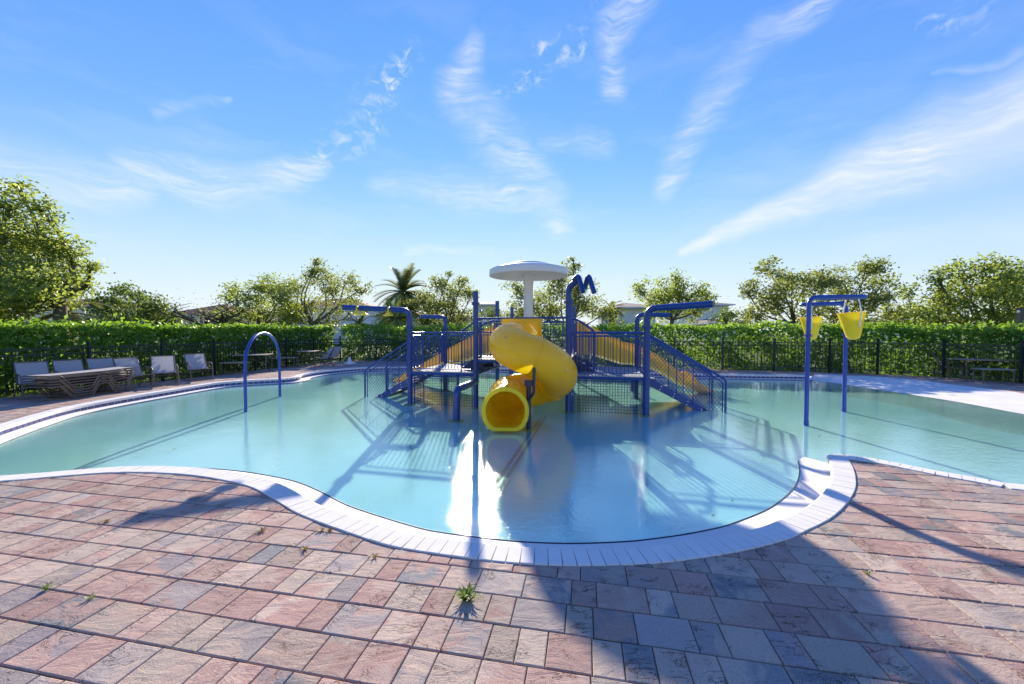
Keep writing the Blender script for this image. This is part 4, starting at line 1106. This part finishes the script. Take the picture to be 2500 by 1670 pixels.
def make_table(name, L, Wd, h, label, cat, group, p, rz, bars=True):
    t = thing(name, (p.x, p.y, 0), label, cat, group, rz)
    mb = MB(); mb.box((0, 0, h - .012), (L, Wd, .02)); mb.box((0, 0, h - .03), (L - .06, Wd - .06, .02)); mb.build('top', TABLET, t)
    for sx in (-1, 1):
        for sy in (-1, 1):
            MB().tube([(sx * (L / 2 - .05), sy * (Wd / 2 - .05), h - .03), (sx * (L / 2 - .06), sy * (Wd / 2 - .05), 0.0)], .018, 8).build('leg', BRONZE, t, True)
    if bars:
        for sy in (-1, 1): MB().tube(fillet([(-L / 2 + .06, sy * (Wd / 2 - .06), .28), (0, sy * (Wd / 2 - .2), h - .12), (L / 2 - .06, sy * (Wd / 2 - .06), .28)], .2, 5), .012, 6).build('brace', BRONZE, t, True)
    return t
GT, GB = 'bronze dining tables', 'backless bench stools'
make_table('patio_table', 1.35, .8, .70, 'long bronze dining table beside the fence with benches on each side', 'table', GT, gp(614, 908), R(15))
make_table('bench_stool', .85, .42, .46, 'backless bench at the long table, on the side of the loose sling chairs', 'bench', GB, gp(573, 914), R(12), False)
make_table('bench_stool', .80, .42, .46, 'backless bench beyond the long table, close against it', 'bench', GB, gp(662, 899), R(10), False)
make_table('bench_stool', .62, .42, .46, 'backless bench standing free between the two tables', 'bench', GB, gp(706, 897.5), R(12), False)
make_table('patio_table', .80, .80, .70, 'small square table with two sling chairs near the hedge corner', 'table', GT, gp(756, 893.5), R(5))
make_table('patio_table', 1.35, .80, .70, 'bronze table with one sling chair by the white beach entry', 'table', GT, gp(2393, 928), R(-14))
make_table('bench_stool', .86, .42, .46, 'backless bench in front of the table by the white beach entry', 'bench', GB, gp(2424, 936), R(-12), False)

# white cover lying on the paving, camera post, pole lamp
p = gp(853, 888); t = tag(MB().lathe([(0, .34), (.04, .34), (.07, .27), (.10, .14), (.2, .06), (.31, .045), (.32, .0), (0, .0)], 20).build('drain_hat', WHITEP, None, True, loc=(p.x, p.y, 0.0)), 'small white hat-shaped cover on the paving in front of the hedge corner', 'cover')
p = gp(2494, 932); t = thing('camera_post', (p.x + .52, p.y + .5, 0), 'square black post with a small security camera above the hedge', 'post')
MB().box((0, 0, 1.18), (.13, .13, 2.36)).build('pole', FENCE, t); MB().box((0, 0, 2.375), (.16, .16, .03)).build('cap', FENCE, t)
mb = MB(); mb.tube([(-.06, -.03, 2.28), (-.13, -.06, 2.28)], .02, 8); mb.tube([(-.10, -.04, 2.27), (-.20, -.10, 2.25)], .035, 12); mb.build('camera_housing', WHITEP, t, True)

# weeds in the joints and a few fallen leaves
def weed(px, py, n, size, m, label, grp=None, flat=.5):
    p = gp(px, py); C, Nn = [], []
    mb = MB(); at = []
    for i in range(n):
        g = random.uniform(0, 6.28); l = size * random.uniform(.5, 1); lean = random.uniform(.2, 1.1) * flat + .15
        d = Vector((math.cos(g) * lean, math.sin(g) * lean, 1)).normalized(); s = Vector((-d.y, d.x, 0)).normalized() * (size * .07); b = Vector((random.uniform(-1, 1), random.uniform(-1, 1), 0)) * size * .22
        k = b + d * l * .55 + Vector((0, 0, 0)); e = b + d * l + Vector((d.x, d.y, -.5)) * l * .3
        i0 = len(mb.v); mb.v += [tuple(b - s * .5), tuple(b + s * .5), tuple(k + s), tuple(k - s), tuple(e)]; mb.f += [(i0, i0 + 1, i0 + 2, i0 + 3), (i0 + 3, i0 + 2, i0 + 4)]; at += [random.random()] * 5
    me = bpy.data.meshes.new('blades'); me.from_pydata(mb.v, [], mb.f); me.materials.append(m); a = me.attributes.new('rnd', 'FLOAT', 'POINT'); a.data.foreach_set('value', at)
    o = link('weed', me, None, (p.x, p.y, -.004)); return tag(o, label, 'weed', grp)
weed(1140, 1462, 60, .10, WEED, 'bushy green weed growing in a paver joint in front of the coping', None, 1.0)
weed(112, 1440, 12, .06, WEED, 'sprig of grass in a paver joint, the one farther from the bushy weed', 'grass sprigs in the joints')
weed(222, 1462, 12, .055, WEED, 'sprig of grass in a paver joint, the one nearer the bushy weed', 'grass sprigs in the joints')
weed(2117, 1402, 16, .05, WEED, 'tiny green sprout in a joint beyond the coping tip, between two shadows', None, .8)
G_ = 'dried weeds along the joints by the coping curve'
for px, py in ((640, 1297), (260, 1276), (785, 1296), (805, 1297), (745, 1341), (915, 1361)): weed(px, py, 24, .05, DRY, 'dried brown weed tuft in a paver joint near the coping curve', G_, 1.6)

def floating_leaf(px, py, label):
    p = gp(px, py, ZW); s = random.uniform(.030, .05); g = random.uniform(0, 6.28)
    me = leaves_mesh('leaf', np.array([[0, 0, 0.0]]), np.array([[0.1, 0.1, 1.0]]), np.array([s * 1.6]), DRY, np.array([.2]), .5); o = link('fallen_leaf', me, None, (p.x, p.y, ZW + .006), (0, 0, g))
    return tag(o, label, 'leaf', 'leaves floating on the pool')
floating_leaf(2000, 1066, 'brown leaf floating on the water near the bucket post')
floating_leaf(1788, 1223, 'brown leaf floating near the wide ledge at the coping tip')
floating_leaf(1742, 1260, 'brown leaf floating beside the ledge where the railing shadow falls')
floating_leaf(1455, 1327, 'dark leaf caught at the lip of the ledge in front of the slide')
floating_leaf(425, 1096, 'brown leaf floating between the arch shadow and the near coping')
# ------------------------------------------------------------------ trees
def tree(px, Y, top, wpx, label, m, leaf=.2, n=6500, trunks=1, base=.25, seed=0, flat=1.0, group=None, name='shade_tree', sparse=1.0, lean=0.0, trunkr=.14, shape=None):
    rnd = random.Random(seed); rg = np.random.default_rng(seed + 5); n = int(n * 1.9); leaf *= .86; base *= .75
    o = yp(px, 806, Y); o.z = -.04; Hh = yp(px, top, Y).z; Wd = wpx / FPX * Y / 2
    root = thing(name, tuple(o), label, 'tree', group)
    mb = MB(); tips = []
    def limb(p, d, l, r, depth):
        pts = [p]; q = p; dd = d
        seg = 4
        for i in range(seg):
            dd = (dd + Vector((rnd.gauss(0, .13), rnd.gauss(0, .13), rnd.gauss(.03, .08)))).normalized(); q = q + dd * (l / seg); pts.append(q)
            if depth >= 2: tips.append(q.copy())
        mb.tube(pts, r, 6 if depth else 8, False, [r * (1 - .45 * i / seg) for i in range(seg + 1)])
        if depth < 3:
            k = rnd.randint(3, 4) if depth else rnd.randint(4, 6)
            for i in range(k):
                at = pts[rnd.randint(2 if depth == 0 else 1, seg)]; g = rnd.uniform(0, 6.283); spread = rnd.uniform(.45, 1.0) * flat
                nd = (dd * .75 + Vector((math.cos(g), math.sin(g), 0)) * spread + Vector((0, 0, .15))).normalized()
                limb(at, nd, l * rnd.uniform(.55, .8), r * .55, depth + 1)
        else: tips.append(q)
    for k in range(trunks):
        g = rnd.uniform(0, 6.28); limb(Vector((math.cos(g) * .25 * (trunks > 1), math.sin(g) * .25 * (trunks > 1), 0)), Vector((lean + math.cos(g) * .18 * (trunks > 1), math.sin(g) * .1, 1)).normalized(), Hh * .42, trunkr, 0)
    T = np.array([tuple(t) for t in tips]); 
    # stretch the skeleton to the size seen in the photograph
    zmx = np.percentile(T[:, 2], 99); xw = np.percentile(np.abs(T[:, :2]).max(1), 96); sz, sx = (Hh * .97) / zmx, Wd / xw
    mb.v = [(x * (sx if z > Hh * .15 else sx * .6 + .4) , y * sx, z * sz) for x, y, z in mb.v]; T = T * np.array([sx, sx, sz])
    T = T[T[:, 2] > Hh * base]
    mb.build('trunk', BARK, root, True)
    # tufts of leaves on the twigs
    k = max(40, int(len(T) * sparse)); pick = T[rg.integers(0, len(T), k)]
    pick = pick + rg.normal(0, .05, pick.shape) * Wd
    wgt = rg.random(k) ** 1.5 + .12; wgt /= wgt.sum(); idx = rg.choice(k, n, p=wgt)
    C = pick[idx] + rg.normal(0, 1, (n, 3)) * np.array([1, 1, .8]) * (.075 * Wd + .12)
    C = C[C[:, 2] > Hh * base * .8]; m_ = len(C)
    N = rg.normal(0, .7, (m_, 3)) + np.array([0, 0, .5])
    kind(link('crown', leaves_mesh('crown', C, N, rg.uniform(.6, 1.25, m_) * leaf, m, np.clip(rg.normal(.45, .25, m_), 0, 1), .55), root), 'stuff')
    return root
def palm(px, Y, top, wpx, label, nf=34, seed=0, trunk=True, m=None, zc=None, droop=1.0):
    rnd = random.Random(seed); o = yp(px, 806, Y); o.z = -.04; Hh = zc or yp(px, top, Y).z; Rr = wpx / FPX * Y / 2
    root = thing('palm_tree', tuple(o), label, 'palm tree', None); hc = Hh - Rr * .62
    mb = MB(); mb.tube([(0, 0, 0), (.05, 0, hc * .5), (0, 0, hc)], .2, 10, True, [.24, .19, .22]); mb.build('trunk', BARK, root, True)
    mb = MB(); at = []
    for i in range(nf):
        g = rnd.uniform(0, 6.283); el = rnd.uniform(-.35, 1.35); L = Rr * rnd.uniform(.9, 1.15); p = Vector((0, 0, hc)); d = Vector((math.cos(g) * math.cos(el), math.sin(g) * math.cos(el), math.sin(el))); col = rnd.random()
        n = 12; spine = [p]
        for k in range(n): d = (d + Vector((0, 0, -.085 * droop))).normalized(); spine.append(spine[-1] + d * (L * 1.12 / n))
        for k in range(1, n):
            t = k / n; d = (spine[k + 1] - spine[k]).normalized(); s = d.cross(Vector((0, 0, 1)))
            if s.length < .05: s = Vector((1, 0, 0))
            s.normalize(); up = s.cross(d); ll = L * .26 * math.sin(math.pi * (.12 + .8 * t)) + .05
            for sg in (-1, 1):
                for hh in (0, .5):
                    b = spine[k].lerp(spine[k + 1], hh); tip_ = b + (s * sg * .8 + d * .75 + up * .30 - Vector((0, 0, .15))).normalized() * ll
                    w = d * (L * .018 + .015); i0 = len(mb.v); mb.v += [tuple(b - w), tuple(b + w), tuple(tip_)]; mb.f.append((i0, i0 + 1, i0 + 2)); at += [col] * 3
        i0 = len(mb.v); mb.tube(spine, .02, 4, False, [.035 * (1 - .8 * q / n) for q in range(n + 1)]); at += [col] * (len(mb.v) - i0)
    me = bpy.data.meshes.new('fronds'); me.from_pydata(mb.v, [], mb.f); me.materials.append(m or PALM); a = me.attributes.new('rnd', 'FLOAT', 'POINT'); a.data.foreach_set('value', np.asarray(at, np.float32))
    kind(link('crown', me, root), 'stuff'); return root
def tree2(px, Y, blobs, label, m, leaf=.19, seed=0, fork=None, cover=1.3, trunkr=.14, lean=0.0):
    """tree whose limbs carry leaf masses of the size and place seen above the hedge"""
    rnd = random.Random(seed); rg = np.random.default_rng(seed + 5)
    o = yp(px, 806, Y); o.z = -.04
    root = thing('shade_tree', tuple(o), label, 'tree', GT_)
    B = []
    for bx, by, br in blobs:
        r = br / FPX * Y; c = yp(bx, by, Y + rnd.uniform(-.9, .9) * r * 1.2) - o; B.append((c, r, br))
    zf = fork if fork else max(.9, min(c.z - r for c, r, _ in B) * .9 + .5)
    mb = MB(); f = Vector((lean, 0, zf))
    mb.tube([(0, 0, 0), (lean * .4 + rnd.gauss(0, .05), 0, zf * .5), f], trunkr, 9, False, [trunkr * 1.25, trunkr, trunkr * .85])
    CC, NN = [], []
    for c, r, br in B:
        mid_ = f.lerp(c, .5) + Vector((rnd.gauss(0, .12), rnd.gauss(0, .12), -.10)) * (c - f).length; base_ = f + Vector((0, 0, rnd.uniform(-.25, .15) * zf * .5))
        path_ = catmull([base_, mid_, c], 4); k = len(path_)
        mb.tube(path_, .06, 6, False, [trunkr * (.55 - .42 * t / (k - 1)) for t in range(k)])
        nt = max(6, int(9 + (br / 11.0) ** 1.6)); n = int(cover * 2.1 * math.pi * br * br / ((leaf * FPX / Y) ** 2 * .30))
        d = rg.normal(size=(nt, 3)); d /= np.linalg.norm(d, axis=1)[:, None]; rad = rg.random(nt) ** .45
        tc = np.array(c) + d * rad[:, None] * r * np.array([1.08, 1.08, .95])
        for t in tc[:: 2]:
            t = Vector(t); mb.tube([c.lerp(path_[-3], rnd.random()), c.lerp(t, .55) + Vector((0, 0, -.03 * r)), t], .02, 4, False, [trunkr * .14, trunkr * .09, trunkr * .04])
        w = rg.random(nt) + .15; w /= w.sum(); idx = rg.choice(nt, n, p=w)
        CC.append(tc[idx] + rg.normal(0, 1, (n, 3)) * np.array([1, 1, .7]) * (.235 * r + .05))
    C = np.concatenate(CC); C = C[C[:, 2] > .6]; n = len(C)
    N = rg.normal(0, .7, (n, 3)) + np.array([0, 0, .45])
    mb.build('trunk', BARK, root, True)
    kind(link('crown', leaves_mesh('crown', C, N, rg.uniform(.6, 1.3, n) * leaf, m, np.clip(rg.normal(.45, .25, n), 0, 1), .56), root), 'stuff')
    return root
GT_ = 'trees beyond the hedge'
tree2(150, 17.0, [(30, 500, 50), (45, 455, 24), (85, 555, 50), (135, 610, 45), (60, 620, 70), (20, 690, 75), (115, 690, 65), (180, 655, 40), (222, 652, 20), (0, 565, 65), (150, 735, 38), (40, 755, 55), (200, 700, 30), (95, 500, 22), (-70, 600, 90), (-80, 720, 90)],
      'tall broad tree with a thick trunk towering over the hedge by the loungers', LEAF_Y, .17, 3, 3.2, 1.35, .24)
tree2(300, 25, [(250, 750, 42), (310, 738, 42), (370, 748, 36), (215, 780, 38), (300, 782, 50), (385, 785, 42), (420, 775, 25), (340, 722, 18)], 'low dense rounded green tree between the tall tree and the bare branches', LEAF_D, .2, 8, None, 1.5)
tree(480, 25, 728, 300, 'flat-topped nearly bare tree with spreading thin branches', LEAF_Y, .15, 700, 2, .45, 21, 1.7, GT_, sparse=.6, trunkr=.09)
tree2(640, 28, [(570, 712, 26), (600, 740, 36), (655, 702, 36), (695, 718, 38), (640, 762, 46), (700, 772, 42), (560, 772, 36), (630, 715, 26)], 'bushy yellow-green tree beside the taller open tree', LEAF_Y, .19, 15)
tree2(765, 29, [(765, 662, 28), (790, 690, 36), (730, 700, 36), (842, 690, 32), (882, 702, 22), (822, 730, 40), (752, 742, 40), (862, 745, 26), (800, 780, 34), (705, 752, 26), (775, 638, 12)], 'open-crowned tree with a pale trunk beyond the spray arm', LEAF_O, .19, 33, 2.2, 1.0)
palm(985, 31, 672, 128, 'date palm with arching fronds behind the hedge', 44, 4)
tree2(1090, 28, [(1075, 690, 26), (1130, 685, 18), (1060, 738, 42), (1112, 735, 42), (1150, 722, 17), (1090, 782, 50), (1140, 775, 28), (1040, 782, 32), (1100, 668, 10), (1005, 757, 30), (965, 768, 28), (1030, 728, 24), (940, 782, 24), (985, 740, 18)], 'dark upright tree beside the date palm', LEAF_O, .19, 41)
tree2(1385, 27, [(1258, 702, 24), (1295, 740, 38), (1342, 718, 42), (1395, 652, 20), (1412, 700, 32), (1392, 750, 46), (1442, 750, 32), (1482, 760, 22), (1330, 772, 46), (1262, 772, 28), (1505, 790, 22), (1375, 690, 26), (1398, 632, 9)], 'tall loose tree rising behind the mushroom fountain', LEAF_O, .19, 52)
tree2(1640, 26, [(1558, 705, 25), (1602, 715, 37), (1652, 697, 36), (1692, 716, 36), (1722, 736, 27), (1642, 747, 46), (1702, 762, 28), (1592, 756, 32)], 'round tree behind the blue spray arm, in front of the white house', LEAF_Y, .185, 61)
tree2(1935, 24, [(1870, 652, 26), (1838, 702, 22), (1882, 700, 40), (1930, 672, 32), (1962, 702, 40), (1828, 716, 18), (1902, 745, 40), (1972, 752, 40), (2010, 690, 34), (1850, 770, 36)], 'spreading tree behind the tipping buckets with forked limbs', LEAF_O, .18, 71)
tree2(2050, 25, [(2052, 692, 40), (2112, 662, 32), (2140, 650, 22), (2152, 690, 32), (2100, 732, 45), (2032, 752, 40), (2162, 732, 26), (2182, 760, 22), (2110, 780, 40)], 'tree growing into its forked neighbour behind the tipping buckets', LEAF_O, .18, 77)
tree2(2240, 27, [(2215, 715, 23), (2242, 750, 32), (2192, 772, 36), (2272, 782, 38), (2230, 785, 34)], 'low pale green tree filling the gap between the larger trees', LEAF_Y, .2, 83, None, 1.4)
tree2(2410, 21, [(2290, 682, 27), (2340, 667, 36), (2402, 647, 32), (2432, 690, 50), (2482, 672, 40), (2352, 720, 50), (2302, 732, 36), (2422, 752, 55), (2502, 722, 55), (2480, 782, 46), (2352, 782, 42), (2290, 780, 34)], 'wide full-crowned tree behind the square black post', LEAF_Y, .175, 96, None, 1.3, .2)
tree2(2590, 20, [(2560, 690, 62), (2620, 700, 80), (2580, 760, 80)], 'tree whose crown runs out past the square black post', LEAF_Y, .18, 101)
tree2(1785, 30, [(1758, 778, 24), (1800, 780, 26), (1780, 765, 16)], 'low shrubby tree beside the white house with the grey roof', LEAF_D, .2, 121)
tree2(1180, 34, [(1190, 770, 26), (1220, 780, 24)], 'small tree half hidden behind the play structure posts', LEAF_D, .2, 131)
palm(965, 24.5, 742, 110, 'short bright palm just over the hedge under the shower arm', 22, 9, droop=1.3, m=LEAF_Y)
palm(1492, 30, 735, 70, 'small fan-like palm beside the white gable house', 26, 12, droop=1.6)
palm(165, 18.5, 705, 190, 'drooping palm under the tall broad tree', 20, 17, droop=1.7)
palm(10, 17.5, 725, 170, 'drooping palm at the foot of the tall broad tree, farther from the bare branches', 18, 19, droop=1.7)
palm(880, 27, 765, 80, 'little palm between the open tree and the date palm', 18, 23, droop=1.4, m=LEAF_D)

# ------------------------------------------------------------------ houses beyond
def house(x0, x1, Y, eave, ridge, roofm, label, depth=9, wins=(), hip=True, over=.5, wallm=None, parts=()):
    a, b = yp(x0, 806, Y), yp(x1, 806, Y); c = (a + b) / 2; w = (b - a).length; ze, zr = yp(x0, eave, Y).z, yp(x0, ridge, Y + depth / 2).z
    root = thing('house', (c.x, c.y, -.04), label, 'house', 'houses beyond the trees')
    MB().box((0, depth / 2, ze / 2), (w, depth, ze)).build('wall', wallm or STUCCO, root)
    hw, d0, d1 = w / 2 + over, -over, depth + over; rl = max(.2, hw - (depth / 2 if hip else 0)); ym = depth / 2
    mb = MB(); e0 = [(-hw, d0, ze), (hw, d0, ze), (hw, d1, ze), (-hw, d1, ze)]; e1 = [(x, y, ze + .12) for x, y, z in e0]
    mb.quad_strip_box(e0, e1); rf = mb.build('fascia', TRIM, root)
    mb = MB(); b0 = [(x * 1.004, y, ze + .125) for x, y, z in e0]; k = len(mb.v); mb.v += b0 + [(-rl, ym, zr), (rl, ym, zr)]
    mb.f += [(k, k + 1, k + 5, k + 4), (k + 1, k + 2, k + 5), (k + 2, k + 3, k + 4, k + 5), (k + 3, k, k + 4), (k + 3, k + 2, k + 1, k)]
    mb.build('roof', roofm, root)
    for (wx0, wx1, wy0, wy1) in wins:
        p0, p1 = yp(wx0, wy0, Y), yp(wx1, wy1, Y); cx_, cz_ = (p0.x + p1.x) / 2 - c.x, (p0.z + p1.z) / 2; ww, wh = abs(p1.x - p0.x), abs(p0.z - p1.z)
        f_ = MB().box((cx_, -.03, cz_), (ww + .2, .08, wh + .2)).build('window', TRIM, root); MB().box((cx_, -.08, cz_), (ww, .04, wh)).build('pane', GLASS, f_)
        mb = MB(); mb.box((cx_, -.11, cz_), (.05, .03, wh)); mb.box((cx_, -.112, cz_), (ww, .03, .05)); mb.build('glazing_bar', TRIM, f_)
    return root
house(60, 205, 38, 748, 726, ROOF_R, 'pale two-storey house with two windows behind the tall broad tree', 9, ((142, 151, 757, 774), (166, 175, 757, 770)))
house(395, 560, 44, 772, 742, ROOF_R, 'low house with a red roof behind the bare branches', 9)
house(455, 640, 36, 792, 768, ROOF_G, 'low white house with grey gable roof and white fascia', 8, (), False)
house(690, 905, 48, 752, 728, ROOF_R, 'large white house with terracotta roof behind the open tree', 10, ((742, 752, 762, 775), (795, 806, 760, 778), (850, 860, 762, 778)))
house(905, 1010, 52, 770, 746, ROOF_R, 'white house with terracotta roof lower down behind the date palm', 10)
house(1166, 1204, 44, 745, 736, ROOF_G, 'small two-storey tower house with tiled hip roof by the play structure posts', 5, ((1172, 1178, 756, 765), (1190, 1195, 752, 772)))
house(1512, 1600, 36, 752, 738, ROOF_G, 'white gable-ended house beside the blue spray arm', 9, ())
house(1680, 1778, 44, 745, 733, ROOF_G, 'white two-storey house with grey-brown tiled roof', 9, ((1700, 1712, 752, 764),))
house(1735, 1800, 38, 790, 776, ROOF_G, 'single-storey wing with a dark window and grey tiled roof', 5, ((1768, 1784, 802, 812),))
house(1000, 1160, 50, 780, 764, ROOF_G, 'long pale garage house seen under the trees behind the play structure', 8, ((1110, 1124, 788, 800),))
house(2120, 2220, 55, 790, 778, ROOF_G, 'distant house with dark roof showing between the trees', 9)
